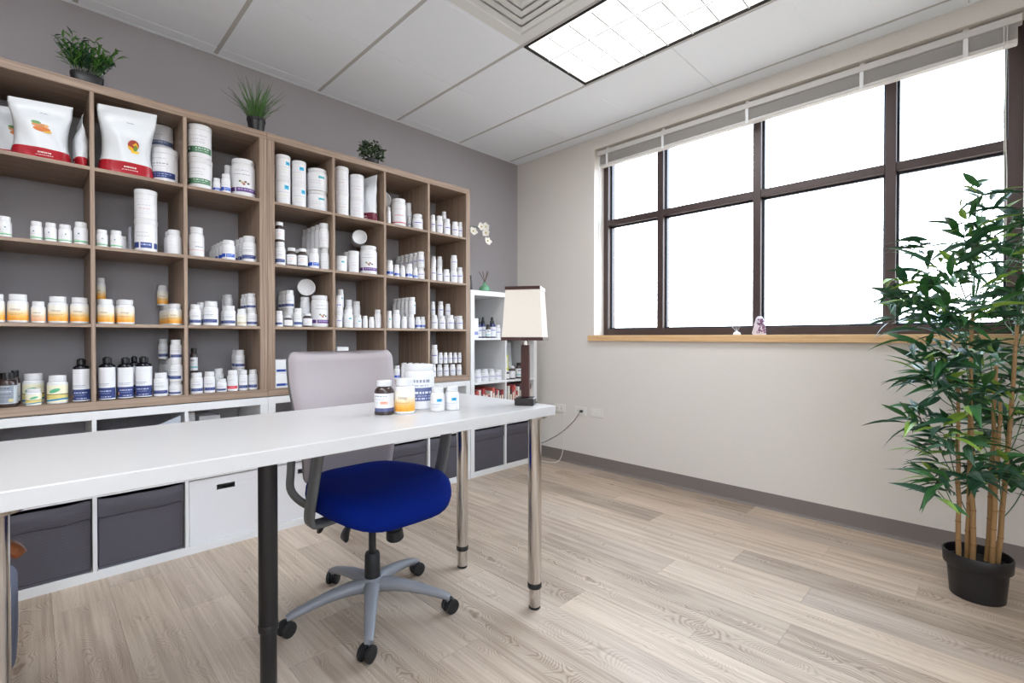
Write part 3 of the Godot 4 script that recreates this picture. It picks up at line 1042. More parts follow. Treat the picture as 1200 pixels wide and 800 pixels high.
func bamboo():
	var root := Vector3(3.215, 0, 0.50)
	var o := thing("potted_bamboo", "tall leafy artificial bamboo in a black pot under the window", "plant", root)
	var r := rng
	# flared pot with a deep rim
	var pot := part(o, "pot", lathe([Vector2(0, 0), Vector2(0.084, 0), Vector2(0.088, 0.004), Vector2(0.098, 0.130), Vector2(0.108, 0.131), Vector2(0.110, 0.134), Vector2(0.112, 0.184), Vector2(0.110, 0.187), Vector2(0.106, 0.186), Vector2(0.102, 0.150), Vector2(0.0, 0.150)], 36), M["pot_black"])
	part(pot, "soil", lathe([Vector2(0, 0.146), Vector2(0.096, 0.146), Vector2(0.09, 0.152), Vector2(0, 0.156)], 24), M["soil"])
	var canes := [[-0.055, 0.030, -0.01, 0.00, 0.88], [-0.030, 0.000, 0.01, 0.01, 1.22], [-0.012, 0.022, -0.01, -0.01, 0.80], [0.030, -0.016, 0.02, 0.01, 0.98], [0.044, 0.014, 0.02, 0.01, 0.84], [0.062, -0.026, 0.05, -0.02, 1.15]]
	var tops := []
	for c in canes:
		var p0 := Vector3(c[0], 0.15, c[1])
		var p1 := Vector3(c[0] + c[2], c[4], c[1] + c[3])
		var n := 9
		var pts := []
		var rad := []
		for i in n + 1:
			pts.append(p0.lerp(p1, float(i) / n) + Vector3(r.randf_range(-0.003, 0.003), 0, r.randf_range(-0.003, 0.003)))
			rad.append(lerpf(0.0098, 0.0062, float(i) / n))
		var cane := part(o, "cane", tube(pts, rad, 10), M["bamboo_cane"])
		tops.append([p0, p1])
		for i in range(1, n):
			part(cane, "node_ring", lathe([Vector2(rad[i] * 0.96, -0.004), Vector2(rad[i] * 1.14, -0.001), Vector2(rad[i] * 1.14, 0.001), Vector2(rad[i] * 0.96, 0.004)], 10), M["cane_node"], pts[i])
	var leaves := [leaf_mesh(0.10, 0.35), leaf_mesh(0.28, 0.25), leaf_mesh(0.45, 0.45), leaf_mesh(-0.06, 0.30)]
	var greens := [M["leaf_dark"], M["leaf_dark"], M["leaf_mid"], M["leaf_light"], M["leaf_mid"], M["leaf_light"]]
	var twigs := new_st()
	var rest := [new_st(), new_st()]
	var count := 0
	for q in BAMBOO_TUFTS:
		var c := Vector3(q[0], q[1], q[2]) - root
		# nearest cane carries the tuft
		var best := Vector3.ZERO
		var bd := 9.0
		for t in tops:
			var ty: float = clampf((c.y - 0.13 - t[0].y) / (t[1].y - t[0].y), 0.05, 1.0)
			var p: Vector3 = t[0].lerp(t[1], ty)
			if p.distance_to(c) < bd:
				bd = p.distance_to(c)
				best = p
		var mid := best.lerp(c, 0.5) + Vector3(0, -0.02, 0)
		tube_to(twigs, spline([best, mid, c], 3), 0.0019, 5)
		var out := (c - best).normalized()
		var az := atan2(out.z, out.x)
		var nl := 11
		for k in nl:
			var yaw := -(az + r.randf_range(-1.5, 1.5) if r.randf() < 0.75 else r.randf_range(0, TAU))
			var pitch := r.randf_range(-0.30, 0.65)
			var ln := r.randf_range(0.10, 0.175)
			var b := Basis.from_euler(Vector3(0, yaw, 0)) * Basis.from_euler(Vector3(0, 0, pitch)) * Basis.from_euler(Vector3(r.randf_range(-0.8, 0.8), 0, 0))
			var at := c + Vector3(r.randf_range(-0.035, 0.035), r.randf_range(-0.045, 0.045), r.randf_range(-0.035, 0.035))
			var tip := at + b * Vector3(ln, 0, 0)
			if tip.z + root.z < 0.05 or at.z + root.z < 0.04:
				b = b.rotated(Vector3.UP, PI)
			var mesh: ArrayMesh = leaves[r.randi() % 4]
			var xf := Transform3D(b.scaled_local(Vector3(ln, ln, ln * r.randf_range(0.9, 1.25))), at)
			if count % 3 == 0 and count < 900:
				var l := part(o, "leaf", mesh, greens[r.randi() % greens.size()])
				l.transform = xf
			else:
				rest[0 if r.randf() < 0.7 else 1].append_from(mesh, 0, xf)
			count += 1
	part(o, "twigs", finish(twigs), M["leaf_mid"]).set_meta("kind", "stuff")
	if count > 300:
		for i in 2:
			part(o, "leaf_mass", rest[i].commit(), [M["leaf_dark"], M["leaf_mid"]][i]).set_meta("kind", "stuff")

# ------------------------------------------------------------------ boxes in the white units
func storage_boxes():
	var z0 := [0.971, 1.322, 1.673, 2.024, 2.438, 2.789, 3.140]
	var what := ["d", "d", "d", "w", "w", "d", "d"]
	var nth := ["first", "second", "third", "fourth", "fifth", "sixth", "seventh"]
	for i in 7:
		if what[i] == "d":
			fabric_bin(Vector3(0.205, 0.0395, z0[i] + 0.1675), "dark grey fabric bin, %s bottom cell of low white shelves from window" % nth[i])
		else:
			slotted_box(Vector3(0.205, 0.0395, z0[i] + 0.1675), "white box with black hand slot, %s bottom cell from window" % nth[i])
	fabric_bin(Vector3(0.205, 0.0395, 0.201 + 0.1675), "dark grey fabric bin at tower shelf bottom, against the window wall side")
	fabric_bin(Vector3(0.205, 0.0395, 0.552 + 0.1675), "dark grey fabric bin at tower shelf bottom, beside the low shelf")

func fabric_bin(at: Vector3, label: String):
	var o := thing("fabric_bin", label, "storage bin", at, 0.0, "dark fabric bins")
	var w := 0.325
	var h := 0.322
	var d := 0.36
	var m: Material = M["box_fabric"]
	pbox(o, "bottom", Vector3(-d / 2, 0, -w / 2), Vector3(d / 2, 0.01, w / 2), m, 0.002)
	pbox(o, "front_panel", Vector3(d / 2 - 0.012, 0.010, -w / 2), Vector3(d / 2, h - 0.075, w / 2), m, 0.004)
	pbox(o, "back_panel", Vector3(-d / 2, 0.010, -w / 2), Vector3(-d / 2 + 0.012, h, w / 2), m, 0.004)
	for s in [-1.0, 1.0]:
		pbox(o, "side_panel", Vector3(-d / 2 + 0.0121, 0.010, s * w / 2), Vector3(d / 2 - 0.0121, h, s * (w / 2 - 0.012)), m, 0.004)
	# the turned-down top hem of the front, slightly wavy
	var rings := []
	for i in 13:
		var t := float(i) / 12.0
		var z := w / 2 - t * w
		var sag := 0.007 * sin(t * PI) + 0.002 * sin(t * 11.0)
		var ring := []
		for q in [[0.004, h], [-0.010, h], [-0.012, h - 0.004], [-0.010, h - 0.07], [0.003, h - 0.082], [0.0045, h - 0.078], [0.0035, h - 0.04]]:
			ring.append(Vector3(d / 2 + q[0] + (0.0015 * sin(t * 7.0 + q[1] * 60.0)), q[1] - sag, z))
		rings.append(ring)
	var nn := Vector3.ZERO
	for k in 7:
		nn += (rings[0][k] - rings[0][0]).cross(rings[0][(k + 1) % 7] - rings[0][0])
	if nn.z > 0:
		for r2 in rings:
			r2.reverse()
	part(o, "hem", loft(rings), m)

func slotted_box(at: Vector3, label: String):
	var o := thing("slotted_box", label, "storage box", at, 0.0, "white slotted boxes")
	var w := 0.328
	var h := 0.325
	var d := 0.37
	var m: Material = M["box_fabric_white"]
	var hz := 0.042
	var y0 := 0.262
	var y1 := 0.286
	var xf := d / 2
	pbox(o, "bottom", Vector3(-d / 2, 0, -w / 2), Vector3(d / 2, 0.008, w / 2), m, 0.001)
	pbox(o, "back_panel", Vector3(-d / 2, 0.008, -w / 2), Vector3(-d / 2 + 0.008, h, w / 2), m, 0.001)
	pbox(o, "lid", Vector3(-d / 2, h, -w / 2), Vector3(d / 2, h + 0.004, w / 2), m, 0.001)
	for s in [-1.0, 1.0]:
		pbox(o, "side_panel", Vector3(-d / 2 + 0.0081, 0.008, s * w / 2), Vector3(xf - 0.0081, h, s * (w / 2 - 0.008)), m, 0.001)
	# front with a real hand slot
	var st := new_st()
	box_to(st, Vector3(xf - 0.004, (y0 + 0.008) / 2, 0), Vector3(0.008, y0 - 0.008, w), 0.0005)
	box_to(st, Vector3(xf - 0.004, (y1 + h) / 2, 0), Vector3(0.008, h - y1, w), 0.0005)
	for s in [-1.0, 1.0]:
		box_to(st, Vector3(xf - 0.004, (y0 + y1) / 2, s * (w / 2 + hz) / 2), Vector3(0.008, y1 - y0, w / 2 - hz), 0.0005)
	part(o, "front_panel", finish(st), m)
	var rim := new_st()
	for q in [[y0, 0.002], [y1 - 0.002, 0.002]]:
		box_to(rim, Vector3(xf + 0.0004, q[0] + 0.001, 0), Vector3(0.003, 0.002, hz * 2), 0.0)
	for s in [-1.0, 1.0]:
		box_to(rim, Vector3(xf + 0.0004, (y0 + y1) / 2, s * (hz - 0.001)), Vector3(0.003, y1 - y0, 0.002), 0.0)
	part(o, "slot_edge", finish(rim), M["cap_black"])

# ------------------------------------------------------------------ printed labels
func label_texture(v: String) -> ImageTexture:
	if T.has(v):
		return T[v]
	var w := 256
	var h := 128
	var im := Image.create(w, h, false, Image.FORMAT_RGB8)
	var base := rgb(228, 227, 230)
	if v in ["yellow"]:
		base = rgb(240, 234, 205)
	if v == "sand":
		base = rgb(238, 234, 222)
	if v == "greylabel":
		base = rgb(188, 194, 200)
	im.fill(base)
	var r := RandomNumberGenerator.new()
	r.seed = hash(v)
	var rect := func(u0: float, v0: float, u1: float, v1: float, c: Color):
		im.fill_rect(Rect2i(int(u0 * w), int(v0 * h), max(1, int((u1 - u0) * w)), max(1, int((v1 - v0) * h))), c)
	var line := func(u0: float, vv: float, u1: float, th: float, c: Color):
		# a printed line of small type: short dashes of words
		var u := u0
		while u < u1:
			var l := r.randf_range(0.012, 0.045)
			im.fill_rect(Rect2i(int(u * w), int(vv * h), max(1, int(min(l, u1 - u) * w)), max(1, int(th * h))), c)
			u += l + 0.010
	var grey := rgb(150, 150, 160)
	var navy := rgb(38, 56, 118)
	match v:
		"navy":
			line.call(0.40, 0.16, 0.60, 0.02, grey); line.call(0.38, 0.34, 0.62, 0.04, grey); line.call(0.40, 0.44, 0.60, 0.02, grey)
			rect.call(0.30, 0.66, 0.72, 0.88, navy); rect.call(0.33, 0.71, 0.36, 0.83, rgb(230, 232, 240)); line.call(0.40, 0.72, 0.66, 0.03, rgb(170, 180, 220)); line.call(0.42, 0.80, 0.60, 0.025, rgb(150, 162, 210))
		"blue":
			line.call(0.40, 0.18, 0.60, 0.02, grey); line.call(0.40, 0.36, 0.58, 0.03, grey)
			rect.call(0.28, 0.58, 0.46, 0.86, rgb(24, 72, 178)); rect.call(0.48, 0.58, 0.72, 0.86, rgb(30, 80, 186)); line.call(0.50, 0.64, 0.66, 0.05, rgb(210, 224, 246)); line.call(0.50, 0.75, 0.62, 0.04, rgb(190, 210, 240))
		"green":
			rect.call(0.52, 0.28, 0.56, 0.37, rgb(62, 112, 118)); line.call(0.38, 0.40, 0.58, 0.02, grey); line.call(0.42, 0.52, 0.60, 0.03, grey)
			rect.call(0.0, 0.79, 1.0, 0.83, rgb(160, 214, 172)); rect.call(0.0, 0.83, 1.0, 0.90, rgb(86, 172, 110)); line.call(0.42, 0.72, 0.58, 0.03, rgb(120, 160, 130))
		"greentub":
			line.call(0.40, 0.20, 0.64, 0.02, grey); line.call(0.40, 0.34, 0.60, 0.02, grey); line.call(0.42, 0.44, 0.62, 0.02, grey)
			rect.call(0.32, 0.62, 0.74, 0.86, rgb(84, 128, 98)); rect.call(0.32, 0.62, 0.44, 0.86, rgb(52, 92, 70)); rect.call(0.35, 0.67, 0.40, 0.77, rgb(206, 218, 208)); line.call(0.48, 0.67, 0.68, 0.04, rgb(200, 220, 204)); line.call(0.48, 0.76, 0.66, 0.03, rgb(190, 212, 196))
		"orange", "peach":
			var c1 := rgb(244, 166, 52) if v == "orange" else rgb(246, 184, 140)
			for y in h:
				var k := smoothstep(0.22, 0.92, float(y) / h)
				im.fill_rect(Rect2i(0, y, w, 1), rgb(236, 230, 218).lerp(c1, k))
			rect.call(0.0, 0.95, 1.0, 1.0, base)
			line.call(0.38, 0.55, 0.62, 0.03, rgb(146, 110, 60)); line.call(0.42, 0.63, 0.58, 0.02, rgb(160, 122, 70)); line.call(0.40, 0.86, 0.60, 0.02, rgb(190, 120, 40))
			if v == "peach":
				line.call(0.42, 0.30, 0.58, 0.06, rgb(150, 120, 110))
		"purple":
			line.call(0.42, 0.14, 0.60, 0.02, grey); line.call(0.40, 0.28, 0.62, 0.025, grey)
			for q in [[0.50, 0.55, rgb(196, 150, 96)], [0.54, 0.52, rgb(112, 78, 56)], [0.58, 0.57, rgb(70, 56, 48)], [0.47, 0.50, rgb(96, 116, 70)], [0.52, 0.60, rgb(150, 70, 52)]]:
				rect.call(q[0], q[1], q[0] + 0.035, q[1] + 0.07, q[2])
			rect.call(0.30, 0.75, 0.42, 0.90, rgb(84, 50, 118)); rect.call(0.43, 0.75, 0.74, 0.90, rgb(96, 64, 130)); line.call(0.46, 0.79, 0.68, 0.04, rgb(190, 170, 210))
		"red":
			line.call(0.40, 0.22, 0.60, 0.02, rgb(214, 160, 166)); line.call(0.40, 0.52, 0.62, 0.04, rgb(216, 120, 128)); rect.call(0.25, 0.86, 0.75, 0.91, rgb(206, 70, 84))
		"redline":
			line.call(0.42, 0.30, 0.60, 0.02, grey); line.call(0.48, 0.52, 0.66, 0.05, rgb(130, 136, 150)); rect.call(0.25, 0.71, 0.75, 0.735, rgb(226, 150, 142))
		"redband":
			line.call(0.40, 0.20, 0.60, 0.03, grey); rect.call(0.30, 0.66, 0.74, 0.88, rgb(220, 66, 78)); line.call(0.40, 0.73, 0.64, 0.04, rgb(248, 200, 204))
		"cyan":
			rect.call(0.55, 0.14, 0.66, 0.34, rgb(34, 172, 214)); rect.call(0.58, 0.18, 0.62, 0.25, rgb(20, 112, 150)); line.call(0.38, 0.46, 0.64, 0.025, rgb(178, 184, 196)); line.call(0.40, 0.60, 0.62, 0.05, rgb(214, 222, 190)); line.call(0.40, 0.78, 0.60, 0.02, rgb(190, 196, 200))
		"teal", "tealsmall":
			rect.call(0.54, 0.18, 0.64, 0.32, rgb(64, 168, 178)); line.call(0.40, 0.46, 0.62, 0.03, rgb(176, 186, 200)); line.call(0.40, 0.60, 0.58, 0.02, grey); rect.call(0.30, 0.88, 0.70, 0.90, rgb(170, 206, 220))
		"violet":
			line.call(0.42, 0.16, 0.58, 0.02, grey); rect.call(0.38, 0.32, 0.62, 0.42, rgb(150, 150, 204)); line.call(0.39, 0.34, 0.61, 0.06, rgb(86, 84, 170)); line.call(0.42, 0.54, 0.58, 0.03, rgb(170, 170, 206)); line.call(0.42, 0.66, 0.56, 0.03, rgb(170, 170, 206)); rect.call(0.33, 0.30, 0.335, 0.95, rgb(190, 190, 216))
		"faint":
			line.call(0.40, 0.20, 0.60, 0.02, rgb(190, 192, 202)); rect.call(0.25, 0.34, 0.75, 0.355, rgb(206, 206, 214)); line.call(0.40, 0.44, 0.62, 0.03, rgb(180, 184, 196)); rect.call(0.25, 0.72, 0.75, 0.735, rgb(206, 206, 214)); line.call(0.44, 0.60, 0.60, 0.03, rgb(206, 150, 160)); line.call(0.42, 0.82, 0.62, 0.02, rgb(190, 194, 204))
		"navytub":
			line.call(0.40, 0.30, 0.60, 0.02, grey); line.call(0.42, 0.44, 0.62, 0.02, grey)
			rect.call(0.30, 0.70, 0.47, 0.92, rgb(44, 62, 128)); rect.call(0.49, 0.70, 0.66, 0.92, rgb(58, 76, 140)); rect.call(0.69, 0.70, 0.78, 0.92, rgb(58, 76, 140)); line.call(0.50, 0.76, 0.64, 0.05, rgb(190, 200, 230))
		"slate", "grey":
			rect.call(0.25, 0.62, 0.75, 0.88, rgb(88, 98, 132)); line.call(0.36, 0.68, 0.64, 0.05, rgb(186, 194, 214)); line.call(0.40, 0.30, 0.60, 0.03, grey)
		"sand":
			line.call(0.40, 0.26, 0.60, 0.04, rgb(180, 170, 150)); rect.call(0.25, 0.68, 0.75, 0.90, rgb(214, 202, 172)); line.call(0.40, 0.76, 0.60, 0.03, rgb(150, 136, 110))
		"yellow":
			rect.call(0.0, 0.52, 1.0, 0.57, rgb(96, 78, 40)); line.call(0.40, 0.53, 0.62, 0.02, rgb(230, 220, 190)); rect.call(0.0, 0.57, 1.0, 0.80, rgb(226, 206, 124))
			for x in w:
				var top := 0.86 - 0.10 * clampf((float(x) / w - 0.35) / 0.3, 0.0, 1.0)
				im.fill_rect(Rect2i(x, int(top * h), 1, int(0.10 * h)), rgb(38, 132, 178))
			for x in w:
				for y in range(int(0.16 * h), int(0.48 * h)):
					var dx := (float(x) / w - 0.53) / 0.085
					var dy := (float(y) / h - 0.32 + (float(x) / w - 0.53) * 0.8) / 0.11
					if dx * dx + dy * dy < 1.0:
						im.set_pixel(x, y, rgb(66, 172, 160) if fposmod(dx * 3.0 + dy, 1.0) < 0.6 else rgb(128, 196, 92))
		"navytall":
			line.call(0.38, 0.14, 0.60, 0.012, rgb(196, 198, 208)); line.call(0.36, 0.50, 0.62, 0.03, rgb(140, 146, 172)); line.call(0.36, 0.56, 0.60, 0.02, rgb(140, 146, 172))
			rect.call(0.22, 0.64, 0.78, 0.97, rgb(50, 64, 122)); line.call(0.40, 0.72, 0.66, 0.035, rgb(214, 220, 240)); line.call(0.42, 0.80, 0.64, 0.02, rgb(160, 170, 210)); line.call(0.46, 0.90, 0.66, 0.03, rgb(220, 224, 240)); rect.call(0.34, 0.80, 0.385, 0.89, rgb(232, 164, 110))
			rect.call(0.0, 0.0, 0.20, 1.0, rgb(20, 22, 38)); rect.call(0.80, 0.0, 1.0, 1.0, rgb(20, 22, 38))
		"white":
			line.call(0.38, 0.20, 0.60, 0.04, grey); rect.call(0.46, 0.40, 0.58, 0.52, rgb(232, 204, 196)); line.call(0.40, 0.62, 0.60, 0.03, grey); line.call(0.40, 0.74, 0.56, 0.03, grey)
		"greylabel":
			rect.call(0.36, 0.04, 0.66, 0.94, rgb(140, 148, 158)); line.call(0.40, 0.14, 0.60, 0.07, rgb(70, 76, 96)); line.call(0.44, 0.32, 0.62, 0.04, rgb(210, 216, 224)); line.call(0.44, 0.46, 0.62, 0.04, rgb(96, 104, 124)); line.call(0.48, 0.62, 0.64, 0.04, rgb(120, 116, 130)); rect.call(0.58, 0.74, 0.66, 0.90, rgb(206, 196, 140))
		"dark":
			line.call(0.40, 0.16, 0.60, 0.16, rgb(90, 98, 110)); line.call(0.38, 0.44, 0.62, 0.03, grey); rect.call(0.25, 0.68, 0.75, 0.80, rgb(120, 186, 194))
		"desk_navy":
			line.call(0.34, 0.16, 0.66, 0.09, rgb(140, 146, 160)); line.call(0.40, 0.32, 0.64, 0.05, rgb(176, 180, 190)); rect.call(0.26, 0.40, 0.74, 0.80, rgb(92, 102, 146)); line.call(0.32, 0.52, 0.70, 0.07, rgb(224, 228, 242)); line.call(0.34, 0.64, 0.68, 0.03, rgb(170, 180, 214)); line.call(0.36, 0.71, 0.68, 0.05, rgb(206, 212, 234))
		"desk_amber":
			line.call(0.34, 0.14, 0.58, 0.06, rgb(150, 154, 164)); line.call(0.34, 0.32, 0.54, 0.03, grey); rect.call(0.47, 0.44, 0.60, 0.60, rgb(232, 178, 160)); rect.call(0.49, 0.46, 0.57, 0.54, rgb(222, 140, 120)); line.call(0.30, 0.50, 0.44, 0.03, grey); rect.call(0.34, 0.80, 0.80, 1.0, rgb(86, 92, 132))
		"desk_small":
			rect.call(0.52, 0.22, 0.64, 0.42, rgb(30, 160, 206)); rect.call(0.555, 0.27, 0.605, 0.34, rgb(20, 108, 160)); line.call(0.34, 0.56, 0.60, 0.05, rgb(150, 166, 190)); line.call(0.36, 0.70, 0.58, 0.03, grey); line.call(0.36, 0.80, 0.54, 0.03, grey)
		_:
			line.call(0.40, 0.24, 0.60, 0.02, rgb(196, 198, 206)); line.call(0.40, 0.48, 0.62, 0.03, rgb(190, 194, 204)); line.call(0.42, 0.66, 0.60, 0.02, rgb(196, 198, 206)); rect.call(0.25, 0.86, 0.75, 0.875, rgb(206, 208, 216))
	im.generate_mipmaps()
	T[v] = ImageTexture.create_from_image(im)
	return T[v]

func label_mat(v: String) -> StandardMaterial3D:
	return textured("print_" + v, label_texture(v), Vector3.ONE, 0.4)

# lettering bent round a bottle of unit radius
func bent_text(words: String, width: float, y: float, rad: float) -> ArrayMesh:
	var tm := TextMesh.new()
	var f := SystemFont.new()
	f.font_names = PackedStringArray(["Droid Serif"])
	tm.font = f
	tm.text = words
	tm.font_size = 32
	tm.depth = 0.02
	tm.curve_step = 3.0
	var a := tm.get_mesh_arrays()
	var vs: PackedVector3Array = a[Mesh.ARRAY_VERTEX]
	var idx = a[Mesh.ARRAY_INDEX]
	var lo := Vector3(1e9, 1e9, 0)
	var hi := -lo
	for p in vs:
		lo = Vector3(min(lo.x, p.x), min(lo.y, p.y), 0)
		hi = Vector3(max(hi.x, p.x), max(hi.y, p.y), 0)
	var k := width / (hi.x - lo.x)
	var nv := PackedVector3Array()
	for p in vs:
		var ang := -(p.x - (lo.x + hi.x) * 0.5) * k
		var rr := rad + (0.006 if p.z > 0 else 0.0)
		nv.append(Vector3(rr * cos(ang), y + (p.y - (lo.y + hi.y) * 0.5) * k * 0.30, rr * sin(ang)))
	var st := new_st()
	st.set_smooth_group(-1)
	var n: int = idx.size() if idx != null and idx.size() > 0 else nv.size()
	for i in n:
		st.add_vertex(nv[idx[i]] if idx != null and idx.size() > 0 else nv[i])
	return finish(st)

# ------------------------------------------------------------------ bottles, tubs and jars
# prototypes of unit radius and unit height; copies are scaled to size
func proto(kind: String, v: String) -> Node3D:
	var key := kind + v
	if protos.has(key):
		return protos[key]
	var o := Node3D.new()
	o.name = {"pill": "pill_bottle", "tub": "powder_tub", "jar": "powder_jar", "amber": "amber_bottle", "tall": "tall_bottle", "blue": "dropper_bottle"}[kind]
	var white: Material = M["plastic_white"]
	var V := func(a: Array) -> Array:
		var r := []
		for p in a:
			r.append(Vector2(p[0], p[1]))
		return r
	var shape := func(called: String, prof: Array, m: Material, segs := 22):
		var k := kind + called + str(prof[0])
		if not T.has(k):
			T[k] = lathe(V.call(prof), segs)
		return part(o, called, T[k], m)
	match kind:
		"pill":
			shape.call("body", [[0, 0], [0.93, 0], [1, 0.025], [1, 0.68], [0.975, 0.715], [0.94, 0.745], [0.86, 0.768], [0.79, 0.78], [0.79, 0.80], [0, 0.80]], white)
			shape.call("cap", [[0, 0.795], [0.83, 0.795], [0.86, 0.805], [0.86, 0.835], [0.845, 0.84], [0.845, 0.975], [0.81, 1.0], [0, 1.0]], M["cap_white"])
			shape.call("label", [[1.001, 0.05], [1.008, 0.051], [1.008, 0.664], [1.001, 0.665]], label_mat(v), 28)
		"tub":
			shape.call("body", [[0, 0], [0.94, 0], [0.965, 0.015], [0.965, 0.85], [0, 0.85]], white)
			shape.call("cap", [[0, 0.84], [0.985, 0.84], [1.0, 0.845], [1.0, 0.985], [0.97, 1.0], [0.90, 1.0], [0.88, 0.99], [0, 0.99]], M["cap_white"])
			shape.call("label", [[0.966, 0.04], [0.972, 0.041], [0.972, 0.809], [0.966, 0.81]], label_mat(v), 28)
		"jar":
			shape.call("body", [[0, 0], [0.94, 0], [1, 0.025], [1, 0.79], [0.97, 0.83], [0.88, 0.86], [0.86, 0.88], [0, 0.88]], white)
			shape.call("cap", [[0, 0.87], [0.91, 0.87], [0.93, 0.878], [0.93, 0.975], [0.90, 1.0], [0, 1.0]], M["cap_white"])
			shape.call("label", [[1.001, 0.05], [1.007, 0.051], [1.007, 0.779], [1.001, 0.78]], label_mat(v), 28)
		"amber":
			var dark_cap := v in ["dark", "greylabel"]
			shape.call("body", [[0, 0], [0.92, 0], [1, 0.03], [1, 0.66], [0.95, 0.72], [0.80, 0.78], [0.68, 0.80], [0.68, 0.84], [0, 0.84]], M["amber_glass"])
			shape.call("cap", [[0, 0.83], [0.74, 0.83], [0.76, 0.84], [0.76, 0.98], [0.73, 1.0], [0, 1.0]], M["cap_black"] if dark_cap else M["cap_white"])
			shape.call("label", [[1.001, 0.10], [1.008, 0.101], [1.008, 0.629], [1.001, 0.63]], label_mat(v), 28)
		"tall":
			if v == "silver":
				shape.call("body", [[0, 0.10], [0.95, 0.10], [1, 0.12], [1, 0.98], [0.9, 1.0], [0, 1.0]], M["silver_tube"])
				shape.call("cap", [[0, 0], [0.98, 0], [1.02, 0.01], [1.02, 0.115], [0, 0.115]], M["cap_black"])
			else:
				shape.call("body", [[0, 0], [0.92, 0], [0.99, 0.012], [0.99, 0.755], [0.93, 0.80], [0.62, 0.835], [0.46, 0.845], [0.46, 0.86], [0, 0.86]], M["navy_glass"])
				var c = shape.call("cap", [[0, 0.855], [0.52, 0.855], [0.54, 0.86], [0.54, 0.965], [0.50, 0.975], [0.30, 0.98], [0.28, 1.0], [0, 1.0]], M["cap_black"])
				shape.call("label", [[0.991, 0.02], [0.997, 0.021], [0.997, 0.754], [0.991, 0.755]], label_mat(v), 28)
		"blue":
			shape.call("body", [[0, 0], [0.92, 0], [1, 0.02], [1, 0.56], [0.90, 0.62], [0.55, 0.66], [0.50, 0.70], [0, 0.70]], M["cobalt_glass"])
			shape.call("cap", [[0, 0.68], [0.58, 0.68], [0.60, 0.69], [0.60, 0.80], [0.40, 0.82], [0.36, 0.95], [0.25, 1.0], [0, 1.0]], M["cap_black"])
			shape.call("label", [[1.001, 0.06], [1.008, 0.061], [1.008, 0.529], [1.001, 0.53]], label_mat(v), 28)
	if v == "orange":
		part(o, "lettering", bent_text("Omega", 0.95, 0.455, 1.008), mat("print_brown", rgb(120, 92, 60), 0.5))
	protos[key] = o
	return o

const DESC := {
	"pillnavy": "white navy-banded pill bottle", "pillblue": "white bright-blue-banded pill bottle", "pillplain": "plain white pill bottle", "pillviolet": "white violet-lettered pill bottle", "pillteal": "white teal-marked pill bottle",
	"pillgreen": "white green-striped pill bottle", "pillfaint": "tall plain white bottle", "pillorange": "orange-and-white pill bottle", "pillpeach": "small peach-and-white pill bottle", "pillsand": "white sand-banded pill bottle", "pillyellow": "cream and yellow pill bottle",
	"pillredline": "white thin-red-lined bottle", "pillredband": "white red-banded pill bottle", "tubnavy": "white navy-banded powder tub", "tubgrey": "white slate-banded powder tub", "tubslate": "white slate-labelled powder tub", "tubgreentub": "white green-labelled powder tub",
	"tubcyan": "white cyan-squared powder tub", "tubfaint": "plain white powder tub", "tubnavytub": "white navy-blocked powder tub", "tubtealsmall": "small teal-marked white tub", "jarpurple": "white purple-banded powder jar", "jarteal": "white teal-marked powder jar", "jarred": "white red-lined powder jar",
	"jarfaint": "plain white powder jar", "jarplain": "small plain white jar", "amberwhite": "amber white-capped bottle", "ambergreylabel": "dark amber grey-labelled bottle", "amberdark": "dark amber black-capped bottle", "tallsilver": "grey squeeze tube on black cap", "tallnavytall": "tall navy-and-white black-capped bottle",
}
const NTH := ["first", "second", "third", "fourth", "fifth", "sixth", "seventh", "eighth", "ninth", "tenth"]

func place(kind: String, v: String, at: Vector3, rad: float, h: float, label: String, group: String, turn: float) -> Node3D:
	var p := proto(kind, v)
	var o: Node3D = p.duplicate()
	o.name = numbered(p.name)
	add_child(o, true)
	o.position = at
	o.rotation.y = turn
	o.scale = Vector3(rad, h, rad)
	tag(o, label, {"pill": "bottle", "amber": "bottle", "tall": "bottle", "blue": "bottle", "tub": "tub", "jar": "jar"}[kind], group)
	return o

func containers():
	# rows: kind, label, x, y, z, radius, height, bay letter, shelf, tier (0 front, 1 upper, 2 back), depth
	var rows := STOCK
	var bays := {"H": 0, "G": 1, "F": 2, "E": 3, "C": 4, "B": 5, "A": 6}
	var shelf := ["", "top shelf", "second shelf", "third shelf", "bottom shelf"]
	for r in rows:
		var before := 0
		for q in rows:
			if q[7] == r[7] and q[8] == r[8] and q[9] == r[9] and q[10] == 0 and q[4] < r[4] - 0.0005 and not (q[10] == r[10] and q == r):
				before += 1
		if r[10] > 0:
			before = 0
			for q in rows:
				if q[7] == r[7] and q[8] == r[8] and q[9] == r[9] and q[10] == 0 and q[4] < r[4] - 0.0005:
					before += 1
		var d: String = DESC[r[0] + r[1]]
		var where: String
		if r[10] > 0:
			where = "%s behind %s %s one" % [NTH[r[10] - 1], NTH[before], ["front", "upper", "back"][r[9]]]
		else:
			where = "%s in %s" % [NTH[before], ["front row", "upper tier", "back row"][r[9]]]
		var label := "%s, %s, %s, %s bay from window" % [d, where, shelf[r[8]], NTH[bays[r[7]]]]
		place(r[0], r[1], Vector3(r[2], r[3] + 0.0004, r[4]), r[5], r[6] - 0.0006, label, "supplement containers on the brown shelves", rng.randf_range(-0.75, -0.15))

